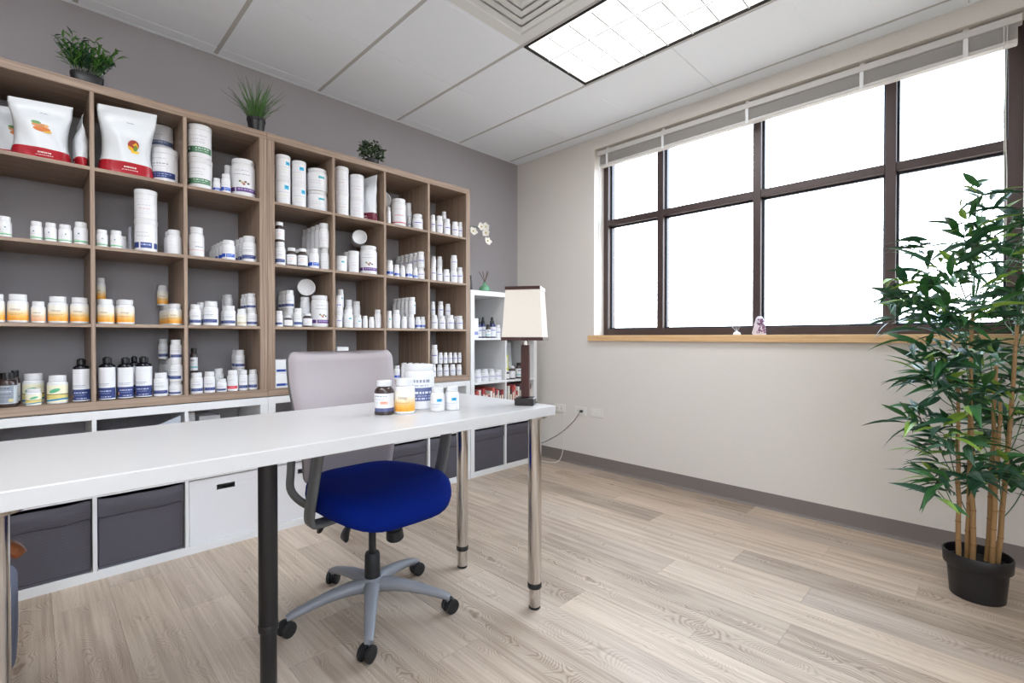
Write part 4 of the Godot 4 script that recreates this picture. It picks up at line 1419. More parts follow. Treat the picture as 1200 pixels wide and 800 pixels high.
# ------------------------------------------------------------------ pouches, boxes, lying tubs on the brown shelves
# half thickness of a filled pouch at side s (-1..1) and height v (0..1)
func pouch_bulge(s: float, v: float, th: float) -> float:
	var up := 1.0 - smoothstep(0.55, 0.93, v)
	var low := smoothstep(-0.02, 0.22, v) * 0.25 + 0.75
	return th * 0.5 * maxf(0.03, up * low * pow(maxf(0.0, 1.0 - pow(absf(s), 3.0)), 0.6) * (1.0 + 0.05 * sin(s * 7.0 + v * 9.0)) + 0.02)

func pouch_point(s: float, v: float, side: float, w: float, h: float, th: float, lean: float) -> Vector3:
	var ww := w * 0.5 * (1.0 - 0.13 * sin(PI * clampf(v / 0.80, 0.0, 1.0)) * smoothstep(0.0, 0.3, v) + 0.05 * smoothstep(0.7, 1.0, v))
	var wr := 0.006 * sin(v * 19.0 + s * 4.0) * smoothstep(0.5, 1.0, absf(s))
	return Vector3(side * pouch_bulge(s, v, th) + lean * v * v + wr * 0.4, v * h + (0.008 * s if v > 0.9 else 0.0), -s * ww)

func pouch(label: String, at: Vector3, turn: float, w: float, h: float, th: float, lean: float, band: Color, fruit: Array):
	var o := thing("food_pouch", label, "pouch", at, turn, "stand-up food pouches on the brown shelves")
	var split := 0.19
	for piece in 2:
		var v0: float = [0.0, split][piece]
		var v1: float = [split, 1.0][piece]
		var n: int = [5, 18][piece]
		var rings := []
		for j in n + 1:
			var v := lerpf(v0, v1, float(j) / n)
			var ring := []
			for k in 25:
				ring.append(pouch_point(-1.0 + 2.0 * k / 24.0, v, 1.0, w, h, th, lean))
			for k in range(1, 24):
				ring.append(pouch_point(1.0 - 2.0 * k / 24.0, v, -1.0, w, h, th, lean))
			rings.append(ring)
		var m: Material = M["pouch_white"] if piece == 1 else mat("pouch_band_%d" % int(band.h * 1000), band, 0.25)
		part(o, ["band", "body"][piece], loft(rings, piece == 0, piece == 1), m)
	# printed picture: small coloured pieces that follow the bag's front
	for fr in fruit:
		var st := new_st()
		var c := Vector2(fr[0], fr[1])
		var prev := Vector3.ZERO
		var ctr := pouch_point(c.x, c.y, 1.0, w, h, th, lean) + Vector3(0.0022, 0, 0)
		st.set_smooth_group(-1)
		for k in 16:
			var a := TAU * k / 16.0
			var b := TAU * (k + 1) / 16.0
			var pa := pouch_point(c.x + fr[2] * 1.9 * cos(a), c.y + fr[3] * sin(a), 1.0, w, h, th, lean) + Vector3(0.0018, 0, 0)
			var pb := pouch_point(c.x + fr[2] * 1.9 * cos(b), c.y + fr[3] * sin(b), 1.0, w, h, th, lean) + Vector3(0.0018, 0, 0)
			quad(st, ctr, pa, pb, ctr)
		part(o, "print", finish(st), mat("print_%s" % fr[4].to_html(), fr[4], 0.4))
	# lines of type on the coloured band and under the top seal
	for q in [[0.115, 0.010, 0.42, Color(0.95, 0.86, 0.86)], [0.075, 0.006, 0.55, Color(0.93, 0.78, 0.80)], [0.80, 0.006, 0.22, Color(0.55, 0.58, 0.64)]]:
		var st := new_st()
		st.set_smooth_group(-1)
		var s: float = -q[2] * 0.5
		var i := 0
		while s < q[2] * 0.5:
			var l: float = [0.05, 0.03, 0.07, 0.04][i % 4]
			var p := []
			for e in [[s, -1], [s + l, -1], [s + l, 1], [s, 1]]:
				p.append(pouch_point(e[0] + 0.08, q[0] + e[1] * q[1], 1.0, w, h, th, lean) + Vector3(0.0015, 0, 0))
			quad(st, p[0], p[1], p[2], p[3])
			s += l + 0.018
			i += 1
		part(o, "lettering", finish(st), mat("print_%s" % q[3].to_html(), q[3], 0.4))

func carton(called: String, label: String, at: Vector3, s: Vector3, cat: String, group: String, stripe: Color, turn := 0.0) -> Node3D:
	var o := thing(called, label, cat, at, turn, group)
	part(o, "carton", box_mesh(s, 0.0015), M["card_white"], Vector3(0, s.y / 2, 0))
	part(o, "flap", box_mesh(Vector3(s.x * 0.96, 0.0008, s.z * 0.47), 0.0), M["card_white"], Vector3(0, s.y + 0.0004, s.z * 0.245))
	var st := new_st()
	box_to(st, Vector3(0.0, 0.0, s.z * 0.26), Vector3(0.0012, s.y * 0.17, s.z * 0.38), 0.0)
	part(o, "stripe", finish(st), mat("stripe_%s" % stripe.to_html(), stripe, 0.4), Vector3(s.x / 2 + 0.0004, s.y * 0.24, 0))
	var st2 := new_st()
	box_to(st2, Vector3(0.0, 0.0, -s.z * 0.18), Vector3(0.0012, s.y * 0.17, s.z * 0.48), 0.0)
	part(o, "stripe", finish(st2), mat("stripe_pale", rgb(128, 140, 190), 0.4), Vector3(s.x / 2 + 0.0004, s.y * 0.24, 0))
	return o

func loose_shelf_things():
	mat("pouch_white", rgb(226, 229, 233), 0.32)
	var red := rgb(178, 34, 48)
	var nuts := [[-0.10, 0.56, 0.13, 0.035, rgb(206, 140, 84)], [0.02, 0.50, 0.17, 0.040, rgb(214, 120, 52)], [0.10, 0.56, 0.09, 0.030, rgb(226, 176, 120)], [0.22, 0.47, 0.09, 0.022, rgb(236, 186, 60)], [-0.18, 0.60, 0.09, 0.030, rgb(104, 150, 84)]]
	var mango := [[0.22, 0.46, 0.12, 0.075, rgb(164, 52, 36)], [0.20, 0.44, 0.11, 0.07, rgb(240, 180, 30)], [0.28, 0.42, 0.06, 0.05, rgb(112, 142, 44)], [0.30, 0.36, 0.09, 0.02, rgb(246, 200, 40)]]
	pouch("white pouch with orange fruit picture and red base, end of top row", Vector3(0.195, 1.8615, 3.362), -0.02, 0.20, 0.245, 0.10, 0.01, red, nuts)
	pouch("white pouch with orange fruit picture and red base, first in seventh bay", Vector3(0.325, 1.8615, 3.292), -0.03, 0.192, 0.245, 0.10, 0.04, red, nuts)
	pouch("plain white pouch with red base squeezed in behind the seventh bay upright", Vector3(0.305, 1.8615, 3.166), -1.5, 0.15, 0.225, 0.046, 0.0, red, [])
	pouch("large white pouch with yellow mango picture and red base", Vector3(0.335, 1.8615, 3.004), -0.03, 0.208, 0.290, 0.105, 0.085, red, mango)
	pouch("white pouch with maroon base seen edge-on in the third bay", Vector3(0.300, 1.8615, 1.738), -1.25, 0.16, 0.300, 0.075, 0.0, rgb(112, 30, 54), [])
	# tubs lying on their sides, lids to the room
	for q in [["tub", "faint", Vector3(0.310, 1.757, 1.800), 0.047, 0.150, "plain white tub lying on top of others, second shelf, third bay from window"], ["tub", "faint", Vector3(0.300, 1.402, 2.145), 0.051, 0.150, "plain white tub lying on top of others, third shelf, fourth bay from window"], ["tub", "grey", Vector3(0.235, 2.062, 1.585), 0.056, 0.160, "white tub lying on its side, top shelf, second bay from window"]]:
		var o := place(q[0], q[1], q[2], q[3], q[4], q[5], "supplement containers on the brown shelves", 0.0)
		o.rotation = Vector3(0, -0.42, -PI / 2)
		o.position = q[2] - (o.basis.y.normalized() * q[4])
	# something for the second-bay tub to lie on
	place("tub", "faint", Vector3(0.14, 1.8614, 1.580), 0.056, 0.142, "plain white tub under a lying tub, top shelf, second bay from window", "supplement containers on the brown shelves", -0.4)
	var n := ["lower", "upper"]
	for i in 2:
		carton("supplement_carton", "white carton with blue stripe, %s of two behind the chair back" % n[i], Vector3(0.320, 0.8084 + i * 0.0805, 2.290), Vector3(0.13, 0.079, 0.128), "carton", "white cartons on the bottom shelf", rgb(34, 66, 150))
	for i in 3:
		carton("supplement_carton", "white carton, %s of three stacked, bottom shelf, third bay from window" % ["lowest", "middle", "topmost"][i], Vector3(0.262, 0.8084 + i * 0.0762, 1.921), Vector3(0.11, 0.0745, 0.078), "carton", "white cartons on the bottom shelf", rgb(206, 210, 220))
	# the open upper row of the low white shelves
	var b := thing("plastic_bag", "crumpled clear bag with red print in the low white shelf", "bag", Vector3(0.30, 0.3905, 3.39), 0.3)
	b.position.z = 3.375
	var rings := []
	for j in 9:
		var v := j / 8.0
		var ring := []
		for k in 18:
			var a := -TAU * k / 18.0
			var rr := 0.075 * sqrt(maxf(0.02, 1.0 - pow(absf(v * 2.0 - 0.75), 2.2) * 0.6)) * (1.0 + 0.14 * sin(a * 5.0 + v * 8.0))
			ring.append(Vector3(cos(a) * rr, v * 0.27, sin(a) * rr))
		rings.append(ring)
	part(b, "bag_body", loft(rings), mat("bag_grey", rgb(178, 174, 178), 0.25))
	var rr2 := []
	for j in 4:
		var ring := []
		for k in 18:
			var a := -TAU * k / 18.0
			ring.append(Vector3(cos(a) * 0.082, 0.17 + j * 0.02, sin(a) * 0.082 * (1.0 + 0.05 * sin(a * 5.0))))
		rr2.append(ring)
	part(b, "red_print", loft(rr2), mat("bag_red", rgb(150, 44, 50), 0.35))
	for i in 2:
		# curled sheets standing in the cell
		var st := new_st()
		st.set_smooth_group(1)
		for k in 16:
			var t0 := k / 16.0
			var t1 := (k + 1) / 16.0
			var f := func(t: float) -> Array:
				var z := -0.155 + 0.31 * t
				var top := 0.22 + 0.095 * (t if i == 0 else 0.45) - 0.02 * sin(t * PI)
				return [Vector3(0.02 * sin(t * PI), 0, z), Vector3(0.05 * sin(t * PI) - 0.03, top, z)]
			var a = f.call(t0)
			var c = f.call(t1)
			quad(st, a[0], a[1], c[1], c[0])
			quad(st, a[0] + Vector3(-0.003, 0, 0), c[0] + Vector3(-0.003, 0, 0), c[1] + Vector3(-0.003, 0, 0), a[1] + Vector3(-0.003, 0, 0))
		var sh := thing("paper_folder", ["curled white folder, front of two in the low white shelf", "curled white folder, rear of two in the low white shelf"][i], "folder", Vector3(0.34 - i * 0.07, 0.3905, 2.957), PI if i == 0 else 0.0, "curled folders")
		part(sh, "sheet", finish(st), mat("folder_paper", rgb(212, 220, 232), 0.5))
	carton("stationery_box", "taller pale box standing inside the low white shelf", Vector3(0.12, 0.3905, 2.735), Vector3(0.16, 0.30, 0.06), "box", "pale boxes in the low white shelf", rgb(180, 180, 186))
	carton("stationery_box", "shorter pale box standing inside the low white shelf", Vector3(0.12, 0.3905, 2.635), Vector3(0.16, 0.275, 0.10), "box", "pale boxes in the low white shelf", rgb(180, 180, 186))

# ------------------------------------------------------------------ things in and on the white tower shelf
func white_unit_things():
	var g := "supplement containers in the white tower shelf"
	carton("supplement_carton", "small white carton beside blue bottles in the white tower shelf", Vector3(0.325, 1.0924, 0.845), Vector3(0.08, 0.155, 0.060), "carton", "", rgb(150, 150, 204))
	place("blue", "violet", Vector3(0.31, 1.0924, 0.765), 0.024, 0.165, "cobalt blue bottle next to small white carton in tower shelf", g, -0.4)
	place("blue", "violet", Vector3(0.29, 1.0924, 0.703), 0.024, 0.172, "cobalt blue bottle standing between two others in tower shelf", g, -0.4)
	place("blue", "violet", Vector3(0.33, 1.0924, 0.637), 0.030, 0.172, "wide cobalt blue bottle beside low white bottle in tower shelf", g, -0.4)
	place("amber", "dark", Vector3(0.36, 1.0924, 0.707), 0.021, 0.108, "short dark bottle in front of the cobalt blue bottles", g, -0.4)
	place("pill", "violet", Vector3(0.34, 1.0924, 0.583), 0.024, 0.107, "low white bottle beside the cobalt blue bottles", g, -0.4)
	var nm := ["first", "second", "third", "fourth"]
	var zz := [0.590, 0.664, 0.739, 0.818]
	for i in 4:
		place("pill", "violet", Vector3(0.352, 0.7414, zz[i]), 0.033, 0.086, "white violet-lettered bottle, %s in front row of tower shelf from window" % nm[i], g, -0.4)
		place("pill", "violet", Vector3(0.278, 0.7414, zz[i] + 0.01), 0.033, 0.094, "white violet-lettered bottle, %s in back row of tower shelf from window" % nm[i], g, -0.4)
	place("pill", "violet", Vector3(0.330, 0.8350, 0.830), 0.032, 0.128, "white violet-lettered bottle standing on the others in tower shelf", g, -0.4).position = Vector3(0.278, 0.8350, 0.828)
	# right column: magazines and small bottles
	magazine("leaning magazine with red and black cover in the white tower shelf", Vector3(0.20, 0.7424, 0.470), 0.30, rgb(58, 52, 58), rgb(178, 74, 66), -0.10)
	magazine("leaning yellow and white booklet in the white tower shelf", Vector3(0.27, 0.7424, 0.445), 0.20, rgb(226, 222, 62), rgb(236, 236, 226), -0.08)
	magazine("leaning pale grey booklet in the white tower shelf", Vector3(0.215, 0.7424, 0.345), 0.31, rgb(214, 216, 218), rgb(196, 198, 202), -0.12)
	place("amber", "white", Vector3(0.355, 0.7424, 0.490), 0.023, 0.075, "amber bottle, nearest the upright, under the magazines", g, -0.4)
	place("amber", "white", Vector3(0.360, 0.7424, 0.430), 0.027, 0.110, "amber bottle in front of the yellow booklet", g, -0.4)
	place("amber", "dark", Vector3(0.350, 0.7424, 0.340), 0.028, 0.135, "dark bottle behind the lamp post in the tower shelf", g, -0.4)
	place("jar", "faint", Vector3(0.30, 1.0924, 0.40), 0.05, 0.13, "white jar behind the lamp shade in the tower shelf", g, -0.4)
	# books
	var cols := [rgb(150, 52, 54), rgb(72, 40, 42), rgb(206, 198, 190), rgb(178, 66, 62), rgb(60, 58, 70), rgb(196, 96, 88), rgb(226, 220, 212), rgb(120, 44, 48), rgb(204, 150, 140), rgb(236, 232, 226), rgb(168, 56, 58), rgb(88, 84, 92), rgb(214, 208, 200), rgb(190, 84, 80)]
	var z := 0.558
	var i := 0
	while z < 0.865:
		var t := rng.randf_range(0.012, 0.028)
		book(Vector3(0.30, 0.3905, z + t / 2), t, rng.randf_range(0.235, 0.305), cols[i % cols.size()], "upright book in the tower shelf, %s from the middle upright" % NTH_LONG[i])
		z += t + 0.001
		i += 1
	z = 0.208
	i = 0
	while z < 0.50:
		var t := rng.randf_range(0.014, 0.030)
		book(Vector3(0.30, 0.3905, z + t / 2), t, rng.randf_range(0.24, 0.315), cols[(i * 5 + 2) % cols.size()], "upright book in the tower shelf, %s from the window wall" % NTH_LONG[i])
		z += t + 0.001
		i += 1
	# on top of the tower shelf
	var v := thing("reed_diffuser", "round green glass reed diffuser on the white tower shelf", "diffuser", Vector3(0.28, 1.4665, 0.674))
	part(v, "flask", lathe([Vector2(0, 0), Vector2(0.030, 0), Vector2(0.044, 0.012), Vector2(0.046, 0.030), Vector2(0.036, 0.052), Vector2(0.014, 0.064), Vector2(0.012, 0.084), Vector2(0.016, 0.088), Vector2(0.0, 0.088)], 28), M["jade_glass"])
	for q in [[0.03, 0.05, 0.17], [-0.03, 0.035, 0.175], [0.01, -0.02, 0.18], [-0.02, -0.045, 0.168], [0.03, -0.015, 0.172]]:
		part(v, "reed_stick", tube([Vector3(0, 0.085, 0), Vector3(q[0], q[2], q[1])], 0.0026, 6), M["reed"])
	var db := thing("spray_bottle", "small dark bottle at the brown shelf side on the white tower", "bottle", Vector3(0.30, 1.4665, 0.846))
	part(db, "body", lathe([Vector2(0, 0), Vector2(0.016, 0), Vector2(0.017, 0.003), Vector2(0.017, 0.085), Vector2(0.009, 0.095), Vector2(0.0, 0.095)], 18), mat("smoke_bottle", rgb(72, 72, 76), 0.3))
	part(db, "cap", lathe([Vector2(0, 0.094), Vector2(0.011, 0.094), Vector2(0.011, 0.122), Vector2(0.008, 0.126), Vector2(0, 0.126)], 18), M["cap_black"])
	orchid()

const NTH_LONG := ["first", "second", "third", "fourth", "fifth", "sixth", "seventh", "eighth", "ninth", "tenth", "eleventh", "twelfth", "thirteenth", "fourteenth", "fifteenth", "sixteenth", "seventeenth", "eighteenth", "nineteenth", "twentieth", "last"]

func book(at: Vector3, t: float, h: float, c: Color, label: String):
	var o := thing("book", label, "book", at, 0.0, "books in the white tower shelf")
	var m := mat("book_%s" % c.to_html(), c, 0.5)
	var d := 0.17
	pbox(o, "spine", Vector3(d / 2 - 0.003, 0, -t / 2), Vector3(d / 2, h, t / 2), m, 0.0008)
	for s in [-1.0, 1.0]:
		pbox(o, "cover", Vector3(-d / 2, 0, s * t / 2), Vector3(d / 2 - 0.0031, h, s * (t / 2 - 0.002)), m, 0.0005)
	pbox(o, "pages", Vector3(-d / 2 + 0.004, 0.003, -t / 2 + 0.0021), Vector3(d / 2 - 0.0032, h - 0.003, t / 2 - 0.0021), M["card_white"], 0.0)
	pbox(o, "title_strip", Vector3(d / 2, h * 0.55, -t * 0.3), Vector3(d / 2 + 0.0005, h * 0.85, t * 0.3), mat("book_title", rgb(226, 220, 208), 0.5), 0.0)

func magazine(label: String, at: Vector3, h: float, c: Color, c2: Color, lean: float):
	var o := thing("magazine", label, "magazine", at, 0.0, "magazines in the white tower shelf")
	var w := 0.10
	o.rotation = Vector3(0, -0.25, -lean)
	pbox(o, "cover", Vector3(-0.003, 0, -w / 2), Vector3(0.003, h, w / 2), mat("mag_%s" % c.to_html(), c, 0.4), 0.0006)
	pbox(o, "cover_picture", Vector3(0.0031, h * 0.45, -w * 0.42), Vector3(0.0038, h * 0.92, w * 0.42), mat("mag_%s" % c2.to_html(), c2, 0.4), 0.0)
	pbox(o, "masthead", Vector3(0.0031, h * 0.16, -w * 0.34), Vector3(0.0038, h * 0.24, w * 0.20), mat("mag_ink", rgb(84, 84, 60), 0.4), 0.0)

func orchid():
	var o := thing("potted_orchid", "white orchid blossoms arching past the end of the brown shelf", "plant", Vector3(0.10, 1.4665, 0.862))
	part(o, "pot", lathe([Vector2(0, 0), Vector2(0.040, 0), Vector2(0.052, 0.09), Vector2(0.055, 0.092), Vector2(0.055, 0.102), Vector2(0.050, 0.102), Vector2(0.047, 0.085), Vector2(0, 0.085)], 24), mat("orchid_pot", rgb(220, 216, 210), 0.4))
	part(o, "stem", tube(spline([Vector3(0, 0.09, 0), Vector3(0.01, 0.34, -0.015), Vector3(0.06, 0.52, -0.06), Vector3(0.12, 0.545, -0.14), Vector3(0.15, 0.50, -0.22), Vector3(0.155, 0.44, -0.25)], 6), 0.0028, 6), M["leaf_mid"])
	for k in 4:
		var a := k * 1.7 + 0.4
		var l := part(o, "leaf", leaf_mesh(0.3, 0.3), M["leaf_dark"], Vector3(0, 0.09, 0))
		l.basis = Basis.from_euler(Vector3(0, a, 0)) * Basis.from_euler(Vector3(0, 0, 0.5)) * Basis.from_scale(Vector3(0.06, 0.06, 0.10))
	var petal := new_st()
	for s in [-1.0, 1.0]:
		for i in 5:
			var w := [0.0, 0.26, 0.40, 0.42, 0.28, 0.0]
			var q := []
			for e in [i, i + 1]:
				var t: float = e / 5.0
				q.append(Vector3(t, 0.10 * sin(PI * t), 0))
				q.append(Vector3(t, 0.10 * sin(PI * t) - 0.12 * w[e], s * w[e]))
			petal.set_smooth_group(1)
			if s > 0:
				quad(petal, q[0], q[1], q[3], q[2])
			else:
				quad(petal, q[0], q[2], q[3], q[1])
	var pm := finish(petal)
	for f in [[Vector3(0.14, 0.50, -0.10), 0.3], [Vector3(0.155, 0.545, -0.175), 0.1], [Vector3(0.165, 0.50, -0.215), -0.3], [Vector3(0.165, 0.435, -0.235), 0.5], [Vector3(0.14, 0.555, -0.235), -0.2]]:
		var fl := Node3D.new()
		fl.name = "blossom"
		o.add_child(fl, true)
		fl.position = f[0]
		fl.rotation = Vector3(f[1], -0.5 + f[1], 0.2)
		for k in 5:
			var p := part(fl, "petal", pm, M["orchid_white"])
			p.basis = Basis(Vector3.RIGHT, TAU * k / 5.0 + 0.3) * Basis(Vector3.FORWARD, -1.25) * Basis.from_scale(Vector3.ONE * [0.042, 0.036, 0.040, 0.040, 0.036][k])
		part(fl, "lip", lathe([Vector2(0, 0), Vector2(0.006, 0.002), Vector2(0.008, 0.010), Vector2(0.003, 0.016), Vector2(0, 0.016)], 10), mat("orchid_lip", rgb(206, 190, 120), 0.5), Vector3(0.004, -0.006, 0))

# ------------------------------------------------------------------ on the desk
func desk_things():
	var top := 0.8203
	var g := "supplement containers on the desk"
	place("amber", "desk_amber", Vector3(1.697, top, 2.426), 0.0345, 0.122, "dark amber bottle with white cap on the desk", g, -0.75)
	place("pill", "orange", Vector3(1.732, top, 2.362), 0.0365, 0.128, "orange-and-white bottle on the desk beside the amber bottle", g, -0.80)
	place("jar", "desk_navy", Vector3(1.660, top, 2.252), 0.0590, 0.172, "big white tub with slate-blue label on the desk", g, -0.80)
	place("pill", "desk_small", Vector3(1.769, top, 2.242), 0.0262, 0.088, "small cyan-marked bottle on the desk, closer to the big tub", g, -0.85)
	place("pill", "desk_small", Vector3(1.786, top, 2.186), 0.0262, 0.090, "small cyan-marked bottle on the desk, closer to the lamp", g, -0.85)
	# table lamp
	var o := thing("table_lamp", "table lamp with dark square post and cream tapered shade", "lamp", Vector3(1.893, 0.8202, 1.888), deg_to_rad(-57.0))
	part(o, "base", box_mesh(Vector3(0.078, 0.030, 0.078), 0.003), M["lamp_black"], Vector3(0, 0.015, 0))
	part(o, "post", box_mesh(Vector3(0.033, 0.216, 0.033), 0.002), M["mahogany"], Vector3(0, 0.138, 0))
	part(o, "socket", lathe([Vector2(0, 0.246), Vector2(0.014, 0.246), Vector2(0.014, 0.262), Vector2(0.010, 0.264), Vector2(0.010, 0.30), Vector2(0.0, 0.30)], 16), M["chrome"])
	part(o, "bulb", lathe([Vector2(0, 0.30), Vector2(0.012, 0.30), Vector2(0.014, 0.32), Vector2(0.026, 0.345), Vector2(0.028, 0.362), Vector2(0.018, 0.384), Vector2(0, 0.39)], 18), M["plastic_white"])
	var y0 := 0.268
	var y1 := 0.478
	var w0 := 0.082
	var w1 := 0.069
	var sh := part(o, "shade", square_tube(w0, w1, y0, y1, 0.0016), M["shade_linen"])
	for q in [[y0 - 0.003, w0 + 0.0015], [y1 - 0.010, w1 + 0.0015]]:
		part(sh, "shade_trim", square_tube(q[1] + 0.001, q[1] + 0.001, q[0], q[0] + 0.013, 0.004), M["mahogany"])
	part(o, "shade_spider", bar([Vector3(-w1 + 0.002, y1 - 0.012, 0), Vector3(w1 - 0.002, y1 - 0.012, 0)], 0.004, 0.004, Vector3(0, 0, 1), 0.5), M["chrome"])
	part(o, "harp", tube(spline([Vector3(0, 0.30, 0.012), Vector3(0, 0.36, 0.035), Vector3(0, 0.43, 0.032), Vector3(0, y1 - 0.013, 0.0)], 5), 0.0014, 6), M["chrome"])
	# the lamp's own flex: off the desk end, down, and across to the wall socket
	var w := thing("lamp_cord", "thin dark cord hanging from the desk end to the wall outlet", "cord", Vector3(0.78, 0.467, 0.03))
	part(w, "flex", tube(spline([Vector3(1.095, 0.357, 1.83), Vector3(1.105, 0.357, 1.790), Vector3(1.105, 0.340, 1.776), Vector3(1.098, 0.290, 1.775), Vector3(1.085, 0.175, 1.772), Vector3(0.75, 0.085, 1.20), Vector3(0.30, 0.015, 0.48), Vector3(0.06, 0.0, 0.10), Vector3(0, 0.0, 0.0)], 8), 0.0032, 8), M["cord_dark"])
	part(w, "plug", box_mesh(Vector3(0.024, 0.020, 0.026), 0.005), M["cap_black"], Vector3(0, 0, -0.010))
	var c := thing("white_cable", "thin white cable trailing down the wall onto the floor", "cable", Vector3(0.585, 0.0, 0.02))
	part(c, "flex", tube(spline([Vector3(0.0, 0.43, 0.0), Vector3(0.003, 0.26, 0.004), Vector3(0.005, 0.10, 0.012), Vector3(-0.01, 0.02, 0.04), Vector3(-0.035, 0.0035, 0.085), Vector3(-0.12, 0.0035, 0.12), Vector3(-0.22, 0.0035, 0.11)], 6), 0.0026, 6), M["cord_white"])

# tapered square tube with wall thickness
func square_tube(w0: float, w1: float, y0: float, y1: float, t: float) -> ArrayMesh:
	var st := new_st()
	st.set_smooth_group(-1)
	var k := [[-1, -1], [-1, 1], [1, 1], [1, -1]]
	for i in 4:
		var p = k[i]
		var q = k[(i + 1) % 4]
		var a := Vector3(p[0] * w0, y0, p[1] * w0)
		var b := Vector3(q[0] * w0, y0, q[1] * w0)
		var c := Vector3(q[0] * w1, y1, q[1] * w1)
		var d := Vector3(p[0] * w1, y1, p[1] * w1)
		var a2 := Vector3(p[0] * (w0 - t), y0, p[1] * (w0 - t))
		var b2 := Vector3(q[0] * (w0 - t), y0, q[1] * (w0 - t))
		var c2 := Vector3(q[0] * (w1 - t), y1, q[1] * (w1 - t))
		var d2 := Vector3(p[0] * (w1 - t), y1, p[1] * (w1 - t))
		quad(st, a, b, c, d)
		quad(st, a2, d2, c2, b2)
		quad(st, d, c, c2, d2)
		quad(st, a, a2, b2, b)
	return finish(st)

# ------------------------------------------------------------------ small plants on top of the brown shelves
func top_plants():
	var y := 2.2355
	# broad-leaved grass in a low trough
	var o := thing("potted_bamboo_grass", "small bushy green plant in a low black trough atop the shelf", "plant", Vector3(0.325, y, 3.142))
	part(o, "pot", loft([oval(0.030, 0.050, 0.0), oval(0.034, 0.056, 0.02), oval(0.036, 0.060, 0.052), oval(0.034, 0.058, 0.056)]), M["pot_black"])
	var st := new_st()
	var st2 := new_st()
	var lf := leaf_mesh(0.25, 0.3)
	for i in 64:
		var p0 := Vector3(rng.randf_range(-0.022, 0.022), 0.052, rng.randf_range(-0.042, 0.042))
		var dir := Vector3(rng.randf_range(-0.5, 0.5), 1.0, p0.z * 9.0 + rng.randf_range(-0.45, 0.45)).normalized()
		var ln := rng.randf_range(0.08, 0.175)
		var p1 := p0 + dir * ln
		var use := st if i % 3 else st2
		tube_to(use, [p0, p0.lerp(p1, 0.5) + Vector3(0, 0.004, 0), p1], 0.0009, 4)
		for k in 7:
			var t := 0.35 + 0.65 * k / 6.0
			var yaw := rng.randf_range(0, TAU)
			var b := Basis.from_euler(Vector3(0, yaw, 0)) * Basis.from_euler(Vector3(0, 0, rng.randf_range(0.3, 1.2)))
			use.append_from(lf, 0, Transform3D(b.scaled_local(Vector3(0.036, 0.036, 0.055)), p0.lerp(p1, t)))
	part(o, "foliage", st.commit(), M["leaf_grass"]).set_meta("kind", "stuff")
	part(o, "foliage", st2.commit(), M["leaf_dark"]).set_meta("kind", "stuff")
	# wiry grass in a round pot
	var w := thing("potted_wire_grass", "small wispy grass in a round black pot atop the shelf", "plant", Vector3(0.318, y, 2.428))
	part(w, "pot", lathe([Vector2(0, 0), Vector2(0.036, 0), Vector2(0.045, 0.072), Vector2(0.048, 0.073), Vector2(0.048, 0.088), Vector2(0.044, 0.088), Vector2(0.042, 0.078), Vector2(0, 0.078)], 24), M["pot_black"])
	var g1 := new_st()
	var g2 := new_st()
	for i in 170:
		var a := rng.randf() * TAU
		var s := rng.randf_range(0.05, 0.75)
		var d := Vector3(cos(a) * s, 1.0, sin(a) * s).normalized()
		var ln := rng.randf_range(0.10, 0.25) * (1.0 if s < 0.5 else 0.85)
		var p0 := Vector3(cos(a) * 0.02 * s * 2.0, 0.076, sin(a) * 0.02 * s * 2.0)
		var side := Vector3(-sin(a), 0, cos(a)) * rng.randf_range(-0.03, 0.03)
		var droop := Vector3(cos(a), -0.6, sin(a)) * rng.randf_range(0.0, 0.035)
		tube_to(g1 if i % 2 else g2, spline([p0, p0 + d * ln * 0.5 + side * 0.3, p0 + d * ln + side + droop], 3), [0.0017, 0.0017, 0.0016, 0.0015, 0.0012, 0.0009, 0.0005], 4)
	part(w, "foliage", finish(g1), M["leaf_grass"]).set_meta("kind", "stuff")
	part(w, "foliage", finish(g2), M["leaf_olive"]).set_meta("kind", "stuff")
	# boxwood-like tuft
	var b := thing("potted_boxwood", "small round dark green boxwood tuft atop the shelf", "plant", Vector3(0.295, y, 1.705))
	part(b, "pot", lathe([Vector2(0, 0), Vector2(0.040, 0), Vector2(0.048, 0.050), Vector2(0.044, 0.050), Vector2(0, 0.044)], 20), M["pot_black"])
	var q := new_st()
	var q2 := new_st()
	for i in 420:
		var v := Vector3(rng.randf_range(-1, 1), rng.randf_range(-0.35, 1.0), rng.randf_range(-1, 1))
		if v.length() > 1.0:
			v = v.normalized()
		v *= pow(rng.randf_range(0.55, 1.0), 0.7)
		var c := Vector3(v.x * 0.072, 0.085 + v.y * 0.098, v.z * 0.098)
		var bs := Basis.from_euler(Vector3(rng.randf_range(-1, 1), rng.randf() * TAU, rng.randf_range(-0.5, 1.2)))
		(q if i % 3 else q2).append_from(lf, 0, Transform3D(bs.scaled_local(Vector3(0.022, 0.022, 0.075)), c))
	for i in 14:
		var a := TAU * i / 14.0
		tube_to(q, [Vector3(0, 0.04, 0), Vector3(cos(a) * 0.05, 0.12, sin(a) * 0.065)], 0.001, 4)
	part(b, "foliage", q.commit(), M["leaf_box"]).set_meta("kind", "stuff")
	part(b, "foliage", q2.commit(), M["leaf_olive"]).set_meta("kind", "stuff")

func oval(rx: float, rz: float, y: float) -> Array:
	var r := []
	for k in 24:
		var a := -TAU * k / 24.0
		r.append(Vector3(signf(cos(a)) * pow(absf(cos(a)), 0.6) * rx, y, signf(sin(a)) * pow(absf(sin(a)), 0.6) * rz))
	return r

